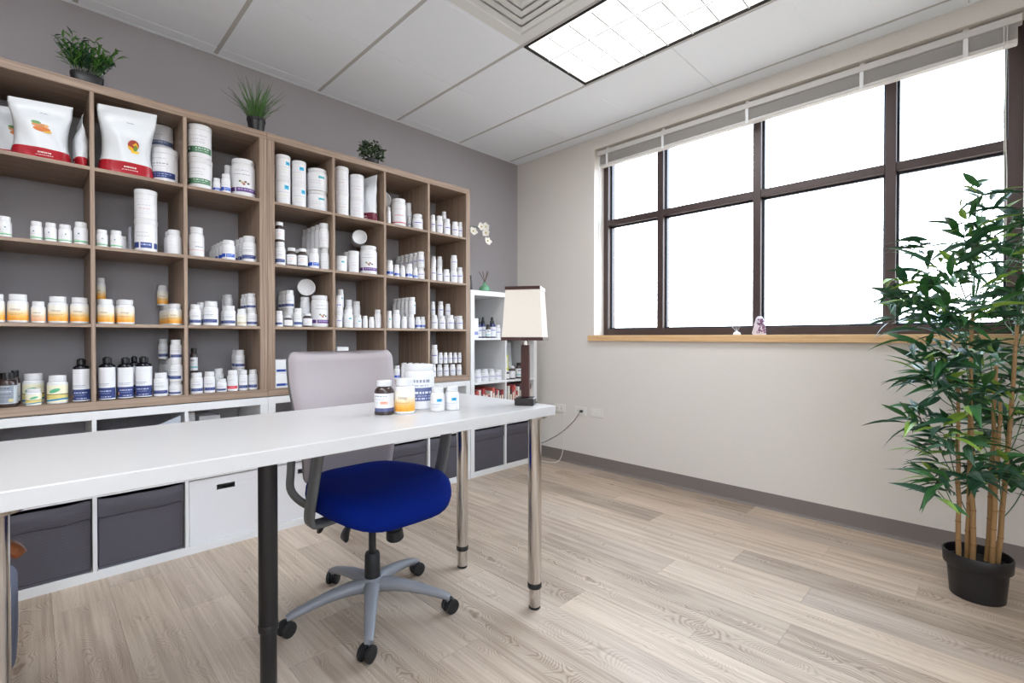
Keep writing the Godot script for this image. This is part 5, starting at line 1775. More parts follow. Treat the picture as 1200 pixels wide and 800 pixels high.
# ------------------------------------------------------------------ outlets and sill ornaments
func small_fittings():
	var lab := ["white wall outlet plate half hidden by the desk corner", "white wall outlet plate with the dark plug in it", "blank white wall plate beside the plugged outlet"]
	var i := 0
	for x in [0.535, 0.766, 0.934]:
		var o := thing("outlet_plate", lab[i], "outlet", Vector3(x, 0.466, 0.0), 0.0, "plates on the window wall")
		part(o, "plate", box_mesh(Vector3(0.122, 0.072, 0.006), 0.0025), M["wall_plate"], Vector3(0, 0, 0.003))
		if i < 2:
			for s in [-1.0, 1.0]:
				var f := part(o, "socket_face", box_mesh(Vector3(0.036, 0.034, 0.003), 0.001), M["wall_plate"], Vector3(s * 0.022, 0, 0.0070))
				for q in [-0.007, 0.007]:  # no real holes: dark chips on the face, painted with the recess shade
					part(f, "slot", box_mesh(Vector3(0.009, 0.0024, 0.0006), 0.0), M["slot_shade"], Vector3(0.002, q, 0.0017))
				part(f, "slot", box_mesh(Vector3(0.005, 0.005, 0.0006), 0.0), M["slot_shade"], Vector3(-0.010, 0, 0.0017))
		else:
			part(o, "cover_insert", box_mesh(Vector3(0.066, 0.036, 0.003), 0.001), M["wall_plate"], Vector3(0, 0, 0.0070))
		i += 1
	# amethyst tower
	var g := thing("amethyst_geode", "pale purple crystal geode standing on the window sill", "crystal", Vector3(2.170, 1.1143, -0.062), -0.85)
	var rings := []
	var nz := noise(77, 30.0, 2)
	for j in 10:
		var v := j / 9.0
		var ring := []
		for k in 20:
			var a := -TAU * k / 20.0
			var rr := lerpf(0.042, 0.017, pow(v, 1.6)) * (1.0 + 0.25 * nz.get_noise_3d(cos(a) * 0.1, v * 0.1, sin(a) * 0.1))
			if v > 0.95:
				rr *= 0.6
			ring.append(Vector3(cos(a) * rr * 0.7, v * 0.122, sin(a) * rr))
		rings.append(ring)
	part(g, "shell", loft(rings), M["geode_shell"])
	var st := new_st()
	for k in 46:
		var v := rng.randf_range(0.04, 0.85)
		var wz := lerpf(0.026, 0.010, pow(v, 1.6))
		var p := Vector3(lerpf(0.026, 0.013, pow(v, 1.4)), v * 0.122, rng.randf_range(-wz, wz))
		var d := Vector3(1, rng.randf_range(-0.4, 0.5), rng.randf_range(-0.5, 0.5)).normalized()
		var s := rng.randf_range(0.0035, 0.0065)
		tube_to(st, [p - d * s, p + d * s * 0.8, p + d * s * 1.8], [s, s, s * 0.1], 6)
	part(g, "crystals", finish(st), M["amethyst"]).set_meta("kind", "stuff")
	var f := thing("crystal_figurine", "tiny clear crystal flower ornament on the window sill", "ornament", Vector3(2.027, 1.1143, -0.062))
	part(f, "base", lathe([Vector2(0, 0), Vector2(0.024, 0), Vector2(0.025, 0.006), Vector2(0.018, 0.017), Vector2(0.006, 0.022), Vector2(0, 0.022)], 14), M["clear_wire"])
	for q in [[-0.016, 0.066], [0.004, 0.078], [0.022, 0.060], [-0.028, 0.052]]:
		var s := part(f, "stalk", tube([Vector3(0, 0.02, 0), Vector3(q[0] * 0.4, q[1] * 0.6, 0), Vector3(q[0], q[1], 0)], 0.0011, 5), M["clear_wire"])
		part(s, "bead", lathe([Vector2(0, -0.005), Vector2(0.005, 0), Vector2(0, 0.006)], 8), M["geode_shell"], Vector3(q[0], q[1], 0))

# ------------------------------------------------------------------ measured places
const BAMBOO_TUFTS := [
	[3.208, 1.712, 0.448], [3.039, 1.5, 0.434], [3.168, 1.539, 0.648], [3.246, 1.587, 0.223], [3.314, 1.606, 0.381], [3.34, 1.426, 0.493],
	[3.223, 1.409, 0.607], [3.157, 1.343, 0.756], [3.05, 1.262, 0.922], [3.101, 1.255, 0.829], [2.977, 1.221, 0.632], [3.05, 1.189, 0.376],
	[3.153, 1.155, 0.77], [3.224, 1.173, 0.765], [3.302, 1.217, 0.14], [3.037, 1.08, 0.664], [3.102, 1.028, 0.675], [3.175, 1.054, 0.702],
	[3.247, 1.025, 0.419], [3.328, 1.01, 0.199], [3.058, 0.92, 0.69], [3.127, 0.886, 0.641], [3.201, 0.879, 0.784], [3.274, 0.864, 0.2],
	[3.328, 0.855, 0.671], [3.049, 0.757, 0.676], [3.083, 0.617, 0.437], [3.158, 0.733, 0.783], [3.22, 0.646, 0.364], [3.302, 0.666, 0.152],
	[3.08, 0.544, 0.564], [3.139, 0.469, 0.411], [3.215, 0.58, 0.74], [3.277, 0.527, 0.483], [3.33, 0.598, 0.6], [3.268, 1.329, 0.248],
	[3.325, 1.27, 0.518], [3.393, 1.579, 0.356], [3.443, 1.356, 0.14], [3.465, 1.079, 0.14], [3.456, 0.802, 0.14], [3.411, 0.582, 0.338],
	[3.386, 1.152, 0.342], [3.22, 1.673, 0.365], [3.087, 1.389, 0.647], [3.193, 1.462, 0.653], [3.2, 1.525, 0.578], [3.35, 1.529, 0.581],
	[3.381, 1.465, 0.413], [3.215, 1.473, 0.216], [3.145, 1.355, 0.303], [2.974, 1.304, 0.672], [3.067, 1.192, 0.655], [3.023, 1.24, 0.795],
	[3.112, 1.202, 0.853], [3.162, 1.188, 0.695], [3.166, 1.113, 0.388], [3.269, 1.237, 0.234], [3.092, 1.014, 0.711], [3.068, 0.936, 0.484],
	[3.17, 1.004, 0.388], [3.215, 0.942, 0.39], [3.346, 0.928, 0.278], [3.088, 0.919, 0.479], [3.115, 0.915, 0.688], [3.156, 0.89, 0.444],
	[3.252, 0.862, 0.599], [3.285, 0.787, 0.445], [3.02, 0.746, 0.541], [3.122, 0.615, 0.486], [3.137, 0.705, 0.707], [3.241, 0.673, 0.215],
	[3.349, 0.739, 0.283], [3.107, 0.484, 0.566], [3.112, 0.514, 0.899], [3.197, 0.499, 0.496], [3.229, 0.591, 0.641], [3.305, 0.457, 0.314],
	[3.237, 1.26, 0.507], [3.38, 1.206, 0.153], [3.382, 1.6, 0.251], [3.438, 1.287, 0.14], [3.405, 1.03, 0.406], [3.474, 0.751, 0.162],
	[3.371, 0.468, 0.209], [3.351, 1.16, 0.175],
]
const STOCK := [
	["tub", "navy", 0.307, 1.861, 2.85, 0.057, 0.173, "B", 1, 0, 0],
	["tub", "grey", 0.18, 1.861, 2.841, 0.0493, 0.21, "B", 1, 2, 0],
	["tub", "slate", 0.18, 2.071, 2.841, 0.0493, 0.12, "B", 1, 1, 0],
	["tub", "greentub", 0.325, 1.861, 2.701, 0.0548, 0.157, "C", 1, 0, 0],
	["tub", "greentub", 0.325, 2.018, 2.703, 0.0547, 0.173, "C", 1, 1, 0],
	["pill", "blue", 0.353, 1.861, 2.632, 0.0172, 0.074, "C", 1, 0, 0],
	["pill", "blue", 0.357, 1.861, 2.59, 0.0223, 0.104, "C", 1, 0, 0],
	["pill", "plain", 0.247, 1.861, 2.551, 0.0223, 0.187, "C", 1, 2, 0],
	["jar", "purple", 0.325, 1.861, 2.498, 0.0593, 0.206, "C", 1, 0, 0],
	["tub", "cyan", 0.339, 1.861, 2.293, 0.0411, 0.156, "E", 1, 0, 0],
	["tub", "cyan", 0.339, 2.017, 2.293, 0.0411, 0.128, "E", 1, 1, 0],
	["tub", "cyan", 0.339, 1.861, 2.202, 0.0402, 0.145, "E", 1, 0, 0],
	["tub", "cyan", 0.339, 2.006, 2.202, 0.0402, 0.128, "E", 1, 1, 0],
	["jar", "teal", 0.32, 1.861, 2.085, 0.0592, 0.121, "E", 1, 0, 0],
	["jar", "teal", 0.32, 1.982, 2.085, 0.0591, 0.137, "E", 1, 1, 0],
	["tub", "faint", 0.338, 1.861, 1.935, 0.0412, 0.152, "F", 1, 0, 0],
	["tub", "faint", 0.338, 2.013, 1.935, 0.0412, 0.153, "F", 1, 1, 0],
	["tub", "faint", 0.334, 1.861, 1.832, 0.0452, 0.135, "F", 1, 0, 0],
	["tub", "faint", 0.334, 1.996, 1.832, 0.0452, 0.146, "F", 1, 1, 0],
	["pill", "plain", 0.356, 1.861, 1.613, 0.0142, 0.116, "G", 1, 0, 0],
	["jar", "red", 0.331, 1.861, 1.519, 0.0487, 0.191, "G", 1, 0, 0],
	["pill", "teal", 0.225, 1.861, 1.372, 0.0243, 0.216, "G", 1, 2, 0],
	["pill", "violet", 0.295, 1.861, 1.41, 0.0148, 0.099, "G", 1, 2, 0],
	["pill", "violet", 0.342, 1.861, 1.371, 0.0372, 0.112, "G", 1, 0, 0],
	["pill", "violet", 0.361, 1.861, 1.253, 0.0192, 0.127, "H", 1, 0, 0],
	["pill", "violet", 0.355, 1.861, 1.19, 0.0248, 0.132, "H", 1, 0, 0],
	["pill", "violet", 0.353, 1.861, 1.12, 0.0268, 0.122, "H", 1, 0, 0],
	["pill", "violet", 0.353, 1.861, 1.043, 0.0266, 0.113, "H", 1, 0, 0],
	["pill", "violet", 0.353, 1.861, 0.991, 0.018, 0.12, "H", 1, 0, 0],
	["pill", "plain", 0.257, 1.861, 1.073, 0.0227, 0.125, "H", 1, 2, 0],
	["pill", "plain", 0.26, 1.986, 1.076, 0.0194, 0.078, "H", 1, 1, 0],
	["pill", "green", 0.362, 1.51, 3.405, 0.0219, 0.086, "A", 2, 0, 0],
	["pill", "green", 0.364, 1.51, 3.311, 0.0197, 0.081, "A", 2, 0, 0],
	["pill", "green", 0.365, 1.51, 3.267, 0.0194, 0.082, "A", 2, 0, 0],
	["pill", "green", 0.362, 1.51, 3.221, 0.0223, 0.082, "A", 2, 0, 0],
	["pill", "green", 0.359, 1.51, 3.169, 0.0244, 0.102, "A", 2, 0, 0],
	["pill", "green", 0.359, 1.51, 3.097, 0.021, 0.08, "B", 2, 0, 0],
	["pill", "green", 0.358, 1.51, 3.046, 0.0221, 0.084, "B", 2, 0, 0],
	["pill", "green", 0.282, 1.51, 3.045, 0.0179, 0.095, "B", 2, 2, 0],
	["pill", "green", 0.256, 1.51, 3.01, 0.0136, 0.078, "B", 2, 2, 0],
	["tall", "silver", 0.271, 1.51, 2.985, 0.0089, 0.126, "B", 2, 2, 0],
	["tub", "navytub", 0.339, 1.51, 2.932, 0.0459, 0.156, "B", 2, 0, 0],
	["tub", "faint", 0.339, 1.666, 2.932, 0.0459, 0.141, "B", 2, 1, 0],
	["pill", "plain", 0.353, 1.51, 2.821, 0.0313, 0.122, "B", 2, 0, 0],
	["pill", "plain", 0.289, 1.51, 2.821, 0.0313, 0.122, "B", 2, 0, 1],
	["pill", "redline", 0.346, 1.51, 2.724, 0.0338, 0.152, "C", 2, 0, 0],
	["pill", "blue", 0.348, 1.51, 2.577, 0.0314, 0.107, "C", 2, 0, 0],
	["pill", "blue", 0.284, 1.51, 2.577, 0.0314, 0.107, "C", 2, 0, 1],
	["pill", "blue", 0.219, 1.51, 2.577, 0.0314, 0.107, "C", 2, 0, 2],
	["pill", "blue", 0.155, 1.51, 2.577, 0.0314, 0.107, "C", 2, 0, 3],
	["pill", "blue", 0.09, 1.51, 2.577, 0.0314, 0.107, "C", 2, 0, 4],
	["pill", "navy", 0.344, 1.51, 2.475, 0.0356, 0.144, "C", 2, 0, 0],
	["pill", "navy", 0.271, 1.51, 2.475, 0.0356, 0.144, "C", 2, 0, 1],
	["pill", "navy", 0.197, 1.51, 2.475, 0.0356, 0.144, "C", 2, 0, 2],
	["pill", "navy", 0.353, 1.51, 2.314, 0.0272, 0.135, "E", 2, 0, 0],
	["amber", "white", 0.354, 1.645, 2.317, 0.0254, 0.112, "E", 2, 1, 0],
	["amber", "white", 0.352, 1.51, 2.251, 0.0274, 0.109, "E", 2, 0, 0],
	["amber", "white", 0.351, 1.51, 2.187, 0.0286, 0.113, "E", 2, 0, 0],
	["amber", "white", 0.292, 1.51, 2.187, 0.0286, 0.113, "E", 2, 0, 1],
	["pill", "blue", 0.352, 1.51, 2.119, 0.0281, 0.122, "E", 2, 0, 0],
	["pill", "blue", 0.294, 1.51, 2.119, 0.0281, 0.122, "E", 2, 0, 1],
	["pill", "plain", 0.351, 1.51, 2.052, 0.0263, 0.132, "E", 2, 0, 0],
	["pill", "plain", 0.297, 1.51, 2.052, 0.0263, 0.132, "E", 2, 0, 1],
	["pill", "plain", 0.242, 1.51, 2.052, 0.0263, 0.132, "E", 2, 0, 2],
	["pill", "plain", 0.188, 1.51, 2.052, 0.0263, 0.132, "E", 2, 0, 3],
	["pill", "plain", 0.134, 1.51, 2.052, 0.0263, 0.132, "E", 2, 0, 4],
	["pill", "plain", 0.08, 1.51, 2.052, 0.0263, 0.132, "E", 2, 0, 5],
	["pill", "faint", 0.349, 1.642, 2.057, 0.0311, 0.151, "E", 2, 1, 0],
	["pill", "faint", 0.284, 1.642, 2.057, 0.0311, 0.151, "E", 2, 1, 1],
	["pill", "faint", 0.22, 1.642, 2.057, 0.0311, 0.151, "E", 2, 1, 2],
	["pill", "faint", 0.156, 1.642, 2.057, 0.0311, 0.151, "E", 2, 1, 3],
	["pill", "faint", 0.092, 1.642, 2.057, 0.0311, 0.151, "E", 2, 1, 4],
	["tub", "tealsmall", 0.345, 1.51, 1.944, 0.0347, 0.097, "F", 2, 0, 0],
	["tub", "faint", 0.347, 1.51, 1.862, 0.0328, 0.139, "F", 2, 0, 0],
	["tub", "faint", 0.279, 1.51, 1.862, 0.0328, 0.139, "F", 2, 0, 1],
	["jar", "purple", 0.33, 1.51, 1.748, 0.0545, 0.187, "F", 2, 0, 0],
	["pill", "blue", 0.356, 1.51, 1.606, 0.0234, 0.108, "G", 2, 0, 0],
	["pill", "blue", 0.361, 1.51, 1.554, 0.0184, 0.085, "G", 2, 0, 0],
	["pill", "plain", 0.363, 1.51, 1.509, 0.0171, 0.081, "G", 2, 0, 0],
	["pill", "blue", 0.356, 1.51, 1.453, 0.0235, 0.101, "G", 2, 0, 0],
	["pill", "blue", 0.363, 1.51, 1.406, 0.0164, 0.079, "G", 2, 0, 0],
	["pill", "violet", 0.352, 1.51, 1.352, 0.0275, 0.083, "G", 2, 0, 0],
	["pill", "violet", 0.296, 1.51, 1.352, 0.0275, 0.083, "G", 2, 0, 1],
	["pill", "violet", 0.239, 1.51, 1.352, 0.0275, 0.083, "G", 2, 0, 2],
	["pill", "violet", 0.182, 1.51, 1.352, 0.0275, 0.083, "G", 2, 0, 3],
	["pill", "violet", 0.126, 1.51, 1.352, 0.0275, 0.083, "G", 2, 0, 4],
	["pill", "violet", 0.069, 1.51, 1.352, 0.0275, 0.083, "G", 2, 0, 5],
	["pill", "violet", 0.352, 1.593, 1.352, 0.0275, 0.116, "G", 2, 1, 0],
	["pill", "violet", 0.296, 1.593, 1.352, 0.0275, 0.116, "G", 2, 1, 1],
	["pill", "violet", 0.239, 1.593, 1.352, 0.0275, 0.116, "G", 2, 1, 2],
	["pill", "violet", 0.182, 1.593, 1.352, 0.0275, 0.116, "G", 2, 1, 3],
	["pill", "violet", 0.126, 1.593, 1.352, 0.0275, 0.116, "G", 2, 1, 4],
	["pill", "violet", 0.069, 1.593, 1.352, 0.0275, 0.116, "G", 2, 1, 5],
	["pill", "violet", 0.359, 1.51, 1.25, 0.0208, 0.123, "H", 2, 0, 0],
	["pill", "violet", 0.36, 1.51, 1.193, 0.0201, 0.114, "H", 2, 0, 0],
	["pill", "violet", 0.355, 1.51, 1.127, 0.0252, 0.095, "H", 2, 0, 0],
	["pill", "violet", 0.353, 1.51, 1.055, 0.0272, 0.115, "H", 2, 0, 0],
	["pill", "violet", 0.356, 1.51, 0.997, 0.0237, 0.123, "H", 2, 0, 0],
	["pill", "violet", 0.354, 1.625, 1.054, 0.0256, 0.094, "H", 2, 1, 0],
	["pill", "plain", 0.258, 1.51, 1.174, 0.0221, 0.117, "H", 2, 2, 0],
	["pill", "plain", 0.259, 1.627, 1.175, 0.0209, 0.08, "H", 2, 1, 0],
	["pill", "plain", 0.257, 1.51, 1.114, 0.0224, 0.12, "H", 2, 2, 0],
	["pill", "plain", 0.259, 1.63, 1.117, 0.0208, 0.084, "H", 2, 1, 0],
	["pill", "orange", 0.359, 1.159, 3.43, 0.0247, 0.116, "A", 3, 0, 0],
	["pill", "orange", 0.351, 1.159, 3.368, 0.0325, 0.119, "A", 3, 0, 0],
	["pill", "peach", 0.361, 1.159, 3.307, 0.0226, 0.092, "A", 3, 0, 0],
	["pill", "orange", 0.35, 1.159, 3.246, 0.033, 0.117, "A", 3, 0, 0],
	["pill", "orange", 0.351, 1.159, 3.175, 0.0321, 0.116, "A", 3, 0, 0],
	["pill", "orange", 0.353, 1.159, 3.085, 0.0307, 0.114, "B", 3, 0, 0],
	["pill", "orange", 0.29, 1.159, 3.085, 0.0307, 0.114, "B", 3, 0, 1],
	["pill", "orange", 0.351, 1.159, 3.013, 0.033, 0.116, "B", 3, 0, 0],
	["pill", "orange", 0.283, 1.159, 3.013, 0.033, 0.116, "B", 3, 0, 1],
	["pill", "orange", 0.179, 1.159, 3.086, 0.0204, 0.113, "B", 3, 2, 0],
	["pill", "orange", 0.182, 1.272, 3.088, 0.018, 0.114, "B", 3, 1, 0],
	["pill", "orange", 0.356, 1.159, 2.819, 0.0287, 0.106, "B", 3, 0, 0],
	["pill", "orange", 0.297, 1.159, 2.819, 0.0287, 0.106, "B", 3, 0, 1],
	["pill", "orange", 0.238, 1.159, 2.819, 0.0287, 0.106, "B", 3, 0, 2],
	["pill", "orange", 0.178, 1.159, 2.819, 0.0287, 0.106, "B", 3, 0, 3],
	["pill", "orange", 0.119, 1.159, 2.819, 0.0287, 0.106, "B", 3, 0, 4],
	["pill", "orange", 0.145, 1.265, 2.837, 0.0244, 0.107, "B", 3, 1, 0],
	["pill", "navy", 0.354, 1.159, 2.733, 0.0254, 0.107, "C", 3, 0, 0],
	["pill", "navy", 0.346, 1.159, 2.661, 0.0339, 0.127, "C", 3, 0, 0],
	["pill", "navy", 0.352, 1.159, 2.574, 0.0274, 0.108, "C", 3, 0, 0],
	["pill", "navy", 0.296, 1.159, 2.574, 0.0274, 0.108, "C", 3, 0, 1],
	["pill", "sand", 0.357, 1.159, 2.518, 0.0231, 0.092, "C", 3, 0, 0],
	["pill", "navy", 0.263, 1.159, 2.689, 0.0171, 0.125, "C", 3, 2, 0],
	["pill", "navy", 0.353, 1.159, 2.466, 0.0269, 0.092, "C", 3, 0, 0],
	["pill", "navy", 0.297, 1.159, 2.466, 0.0269, 0.092, "C", 3, 0, 1],
	["pill", "navy", 0.242, 1.159, 2.466, 0.0269, 0.092, "C", 3, 0, 2],
	["pill", "navy", 0.335, 1.251, 2.464, 0.0244, 0.09, "C", 3, 1, 0],
	["pill", "navy", 0.285, 1.251, 2.464, 0.0244, 0.09, "C", 3, 1, 1],
	["pill", "navy", 0.235, 1.251, 2.464, 0.0244, 0.09, "C", 3, 1, 2],
	["pill", "plain", 0.197, 1.159, 2.54, 0.0227, 0.098, "C", 3, 2, 0],
	["pill", "plain", 0.15, 1.159, 2.54, 0.0227, 0.098, "C", 3, 2, 1],
	["pill", "plain", 0.198, 1.257, 2.541, 0.0216, 0.082, "C", 3, 1, 0],
	["pill", "plain", 0.154, 1.257, 2.541, 0.0216, 0.082, "C", 3, 1, 1],
	["pill", "navy", 0.361, 1.159, 2.324, 0.019, 0.09, "E", 3, 0, 0],
	["amber", "white", 0.357, 1.159, 2.273, 0.0232, 0.062, "E", 3, 0, 0],
	["pill", "navy", 0.356, 1.159, 2.218, 0.0241, 0.109, "E", 3, 0, 0],
	["amber", "white", 0.354, 1.159, 2.16, 0.0256, 0.081, "E", 3, 0, 0],
	["jar", "purple", 0.334, 1.159, 2.076, 0.05, 0.193, "E", 3, 0, 0],
	["jar", "faint", 0.271, 1.159, 2.14, 0.0286, 0.184, "E", 3, 2, 0],
	["pill", "plain", 0.291, 1.159, 2.241, 0.0242, 0.109, "E", 3, 2, 0],
	["pill", "plain", 0.241, 1.159, 2.241, 0.0242, 0.109, "E", 3, 2, 1],
	["pill", "plain", 0.191, 1.159, 2.241, 0.0242, 0.109, "E", 3, 2, 2],
	["pill", "navy", 0.289, 1.268, 2.24, 0.0256, 0.109, "E", 3, 1, 0],
	["pill", "navy", 0.236, 1.268, 2.24, 0.0256, 0.109, "E", 3, 1, 1],
	["pill", "navy", 0.184, 1.268, 2.24, 0.0256, 0.109, "E", 3, 1, 2],
	["pill", "violet", 0.36, 1.159, 1.968, 0.0199, 0.093, "F", 3, 0, 0],
	["pill", "violet", 0.36, 1.252, 1.968, 0.0199, 0.106, "F", 3, 1, 0],
	["pill", "violet", 0.281, 1.159, 1.919, 0.0187, 0.131, "F", 3, 2, 0],
	["pill", "teal", 0.281, 1.29, 1.918, 0.0185, 0.115, "F", 3, 1, 0],
	["pill", "teal", 0.35, 1.159, 1.901, 0.0298, 0.112, "F", 3, 0, 0],
	["pill", "sand", 0.245, 1.159, 1.846, 0.0251, 0.186, "F", 3, 2, 0],
	["jar", "plain", 0.247, 1.159, 1.791, 0.0229, 0.178, "F", 3, 2, 0],
	["pill", "teal", 0.356, 1.159, 1.838, 0.0234, 0.082, "F", 3, 0, 0],
	["pill", "plain", 0.364, 1.159, 1.792, 0.0158, 0.078, "F", 3, 0, 0],
	["pill", "plain", 0.362, 1.159, 1.746, 0.0176, 0.073, "F", 3, 0, 0],
	["pill", "plain", 0.358, 1.159, 1.697, 0.0223, 0.122, "F", 3, 0, 0],
	["pill", "teal", 0.362, 1.159, 1.614, 0.0175, 0.118, "G", 3, 0, 0],
	["pill", "plain", 0.354, 1.159, 1.554, 0.0254, 0.126, "G", 3, 0, 0],
	["pill", "plain", 0.36, 1.159, 1.497, 0.0201, 0.081, "G", 3, 0, 0],
	["pill", "plain", 0.357, 1.159, 1.436, 0.0227, 0.101, "G", 3, 0, 0],
	["pill", "plain", 0.31, 1.159, 1.436, 0.0227, 0.101, "G", 3, 0, 1],
	["pill", "plain", 0.263, 1.159, 1.436, 0.0227, 0.101, "G", 3, 0, 2],
	["pill", "plain", 0.216, 1.159, 1.436, 0.0227, 0.101, "G", 3, 0, 3],
	["pill", "plain", 0.17, 1.159, 1.436, 0.0227, 0.101, "G", 3, 0, 4],
	["pill", "teal", 0.353, 1.26, 1.428, 0.0253, 0.12, "G", 3, 1, 0],
	["pill", "teal", 0.3, 1.26, 1.428, 0.0253, 0.12, "G", 3, 1, 1],
	["pill", "teal", 0.248, 1.26, 1.428, 0.0253, 0.12, "G", 3, 1, 2],
	["pill", "teal", 0.196, 1.26, 1.428, 0.0253, 0.12, "G", 3, 1, 3],
	["pill", "teal", 0.144, 1.26, 1.428, 0.0253, 0.12, "G", 3, 1, 4],
	["pill", "blue", 0.361, 1.159, 1.383, 0.0183, 0.084, "G", 3, 0, 0],
	["pill", "blue", 0.361, 1.159, 1.343, 0.0189, 0.086, "G", 3, 0, 0],
	["pill", "violet", 0.353, 1.159, 1.238, 0.0267, 0.101, "H", 3, 0, 0],
	["pill", "violet", 0.355, 1.159, 1.167, 0.0249, 0.097, "H", 3, 0, 0],
	["pill", "violet", 0.351, 1.159, 1.088, 0.0286, 0.106, "H", 3, 0, 0],
	["pill", "violet", 0.354, 1.159, 0.999, 0.026, 0.103, "H", 3, 0, 0],
	["pill", "violet", 0.293, 1.159, 0.989, 0.0164, 0.102, "H", 3, 2, 0],
	["pill", "violet", 0.279, 1.159, 1.188, 0.0204, 0.093, "H", 3, 2, 0],
	["pill", "violet", 0.283, 1.252, 1.198, 0.0166, 0.112, "H", 3, 1, 0],
	["pill", "violet", 0.277, 1.159, 1.129, 0.0223, 0.094, "H", 3, 2, 0],
	["pill", "violet", 0.279, 1.253, 1.124, 0.0207, 0.117, "H", 3, 1, 0],
	["pill", "violet", 0.277, 1.159, 1.06, 0.0226, 0.097, "H", 3, 2, 0],
	["pill", "violet", 0.279, 1.256, 1.055, 0.021, 0.099, "H", 3, 1, 0],
	["amber", "greylabel", 0.348, 0.808, 3.401, 0.0315, 0.142, "A", 4, 0, 0],
	["amber", "dark", 0.274, 0.808, 3.38, 0.0158, 0.147, "A", 4, 2, 0],
	["pill", "yellow", 0.359, 0.808, 3.324, 0.0253, 0.07, "A", 4, 0, 0],
	["pill", "yellow", 0.275, 0.808, 3.324, 0.0348, 0.131, "A", 4, 2, 0],
	["pill", "yellow", 0.345, 0.808, 3.249, 0.0344, 0.123, "A", 4, 0, 0],
	["tall", "navytall", 0.35, 0.808, 3.171, 0.0302, 0.195, "A", 4, 0, 0],
	["tall", "navytall", 0.354, 0.808, 3.082, 0.0311, 0.2, "B", 4, 0, 0],
	["tall", "navytall", 0.349, 0.808, 3.015, 0.0309, 0.196, "B", 4, 0, 0],
	["tall", "navytall", 0.347, 0.808, 2.945, 0.033, 0.198, "B", 4, 0, 0],
	["tall", "navytall", 0.257, 0.808, 2.971, 0.0229, 0.198, "B", 4, 2, 0],
	["pill", "navy", 0.355, 0.808, 2.879, 0.0294, 0.115, "B", 4, 0, 0],
	["pill", "navy", 0.357, 0.808, 2.818, 0.0279, 0.069, "B", 4, 0, 0],
	["pill", "navy", 0.299, 0.808, 2.818, 0.0279, 0.069, "B", 4, 0, 1],
	["pill", "navy", 0.242, 0.808, 2.818, 0.0279, 0.069, "B", 4, 0, 2],
	["pill", "navy", 0.185, 0.808, 2.818, 0.0279, 0.069, "B", 4, 0, 3],
	["pill", "navy", 0.127, 0.808, 2.818, 0.0279, 0.069, "B", 4, 0, 4],
	["pill", "navy", 0.07, 0.808, 2.818, 0.0279, 0.069, "B", 4, 0, 5],
	["pill", "navy", 0.357, 0.877, 2.817, 0.0274, 0.109, "B", 4, 1, 0],
	["pill", "navy", 0.301, 0.877, 2.817, 0.0274, 0.109, "B", 4, 1, 1],
	["pill", "navy", 0.245, 0.877, 2.817, 0.0274, 0.109, "B", 4, 1, 2],
	["pill", "navy", 0.188, 0.877, 2.817, 0.0274, 0.109, "B", 4, 1, 3],
	["pill", "navy", 0.132, 0.877, 2.817, 0.0274, 0.109, "B", 4, 1, 4],
	["pill", "navy", 0.076, 0.877, 2.817, 0.0274, 0.109, "B", 4, 1, 5],
	["pill", "navy", 0.345, 0.985, 2.815, 0.0246, 0.1, "B", 4, 1, 0],
	["pill", "navy", 0.209, 0.985, 2.846, 0.0204, 0.104, "B", 4, 1, 0],
	["pill", "navy", 0.352, 0.808, 2.728, 0.0273, 0.107, "C", 4, 0, 0],
	["pill", "navy", 0.354, 0.808, 2.671, 0.0256, 0.11, "C", 4, 0, 0],
	["pill", "navy", 0.356, 0.808, 2.616, 0.024, 0.069, "C", 4, 0, 0],
	["pill", "redband", 0.355, 0.808, 2.563, 0.0252, 0.112, "C", 4, 0, 0],
	["pill", "navy", 0.358, 0.808, 2.512, 0.022, 0.111, "C", 4, 0, 0],
	["pill", "navy", 0.357, 0.808, 2.462, 0.0227, 0.111, "C", 4, 0, 0],
	["pill", "plain", 0.267, 0.808, 2.711, 0.0225, 0.101, "C", 4, 2, 0],
	["amber", "dark", 0.262, 0.909, 2.721, 0.0173, 0.131, "C", 4, 1, 0],
	["pill", "plain", 0.256, 0.808, 2.605, 0.0237, 0.118, "C", 4, 2, 0],
	["pill", "plain", 0.262, 0.808, 2.5, 0.0279, 0.114, "C", 4, 2, 0],
	["pill", "plain", 0.204, 0.808, 2.5, 0.0279, 0.114, "C", 4, 2, 1],
	["pill", "navy", 0.264, 0.922, 2.503, 0.0258, 0.105, "C", 4, 1, 0],
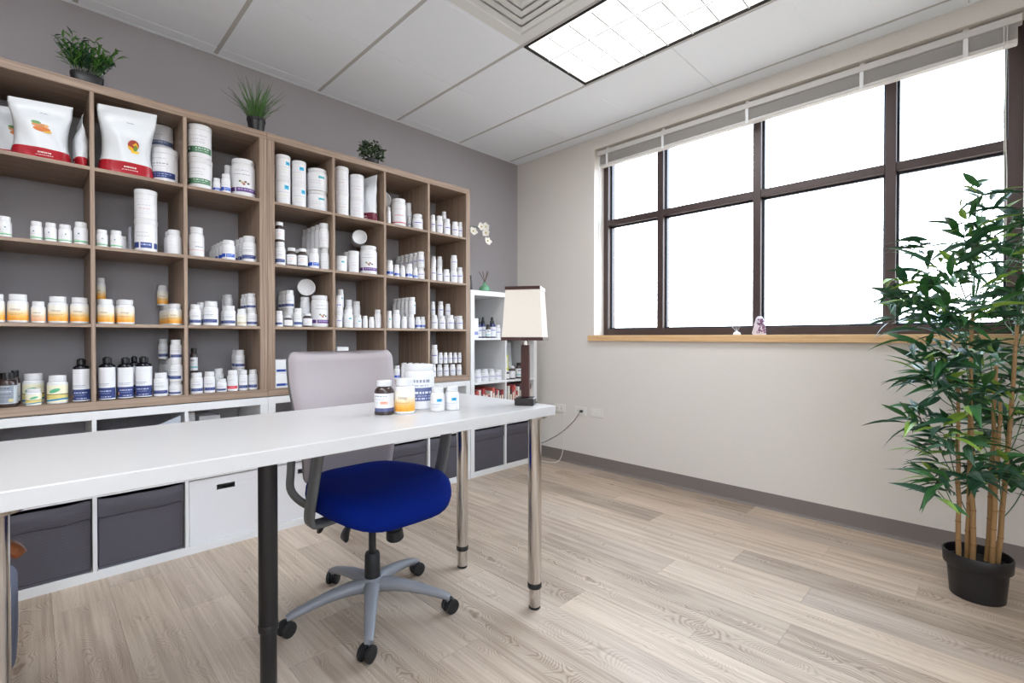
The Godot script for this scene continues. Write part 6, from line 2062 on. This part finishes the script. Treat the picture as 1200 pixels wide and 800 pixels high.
	["pill", "navy", 0.211, 0.922, 2.503, 0.0258, 0.105, "C", 4, 1, 1],
	["pill", "blue", 0.36, 0.808, 1.607, 0.0195, 0.096, "G", 4, 0, 0],
	["pill", "blue", 0.36, 0.808, 1.554, 0.0198, 0.094, "G", 4, 0, 0],
	["pill", "plain", 0.36, 0.808, 1.5, 0.0201, 0.11, "G", 4, 0, 0],
	["pill", "plain", 0.36, 0.808, 1.447, 0.0195, 0.108, "G", 4, 0, 0],
	["pill", "plain", 0.361, 0.808, 1.395, 0.0186, 0.106, "G", 4, 0, 0],
	["pill", "plain", 0.36, 0.808, 1.343, 0.0194, 0.104, "G", 4, 0, 0],
	["pill", "plain", 0.282, 0.808, 1.444, 0.0177, 0.108, "G", 4, 2, 0],
	["pill", "plain", 0.282, 0.808, 1.394, 0.0179, 0.106, "G", 4, 2, 0],
	["pill", "plain", 0.282, 0.808, 1.342, 0.0182, 0.103, "G", 4, 2, 0],
	["pill", "violet", 0.359, 0.808, 1.25, 0.0205, 0.091, "H", 4, 0, 0],
	["pill", "violet", 0.36, 0.808, 1.193, 0.0201, 0.088, "H", 4, 0, 0],
	["pill", "violet", 0.358, 0.808, 1.133, 0.022, 0.086, "H", 4, 0, 0],
	["pill", "violet", 0.357, 0.808, 1.071, 0.0223, 0.084, "H", 4, 0, 0],
	["pill", "violet", 0.359, 0.808, 1.01, 0.0213, 0.081, "H", 4, 0, 0],
	["pill", "violet", 0.354, 0.902, 1.18, 0.0155, 0.082, "H", 4, 1, 0],
	["pill", "violet", 0.354, 0.902, 1.135, 0.016, 0.081, "H", 4, 1, 0],
	["pill", "violet", 0.354, 0.902, 1.09, 0.0159, 0.08, "H", 4, 1, 0],
	["pill", "violet", 0.354, 0.902, 1.044, 0.016, 0.079, "H", 4, 1, 0],
	["pill", "violet", 0.354, 0.902, 0.999, 0.0155, 0.078, "H", 4, 1, 0],
	["pill", "violet", 0.345, 0.902, 1.229, 0.0246, 0.14, "H", 4, 1, 0],
]
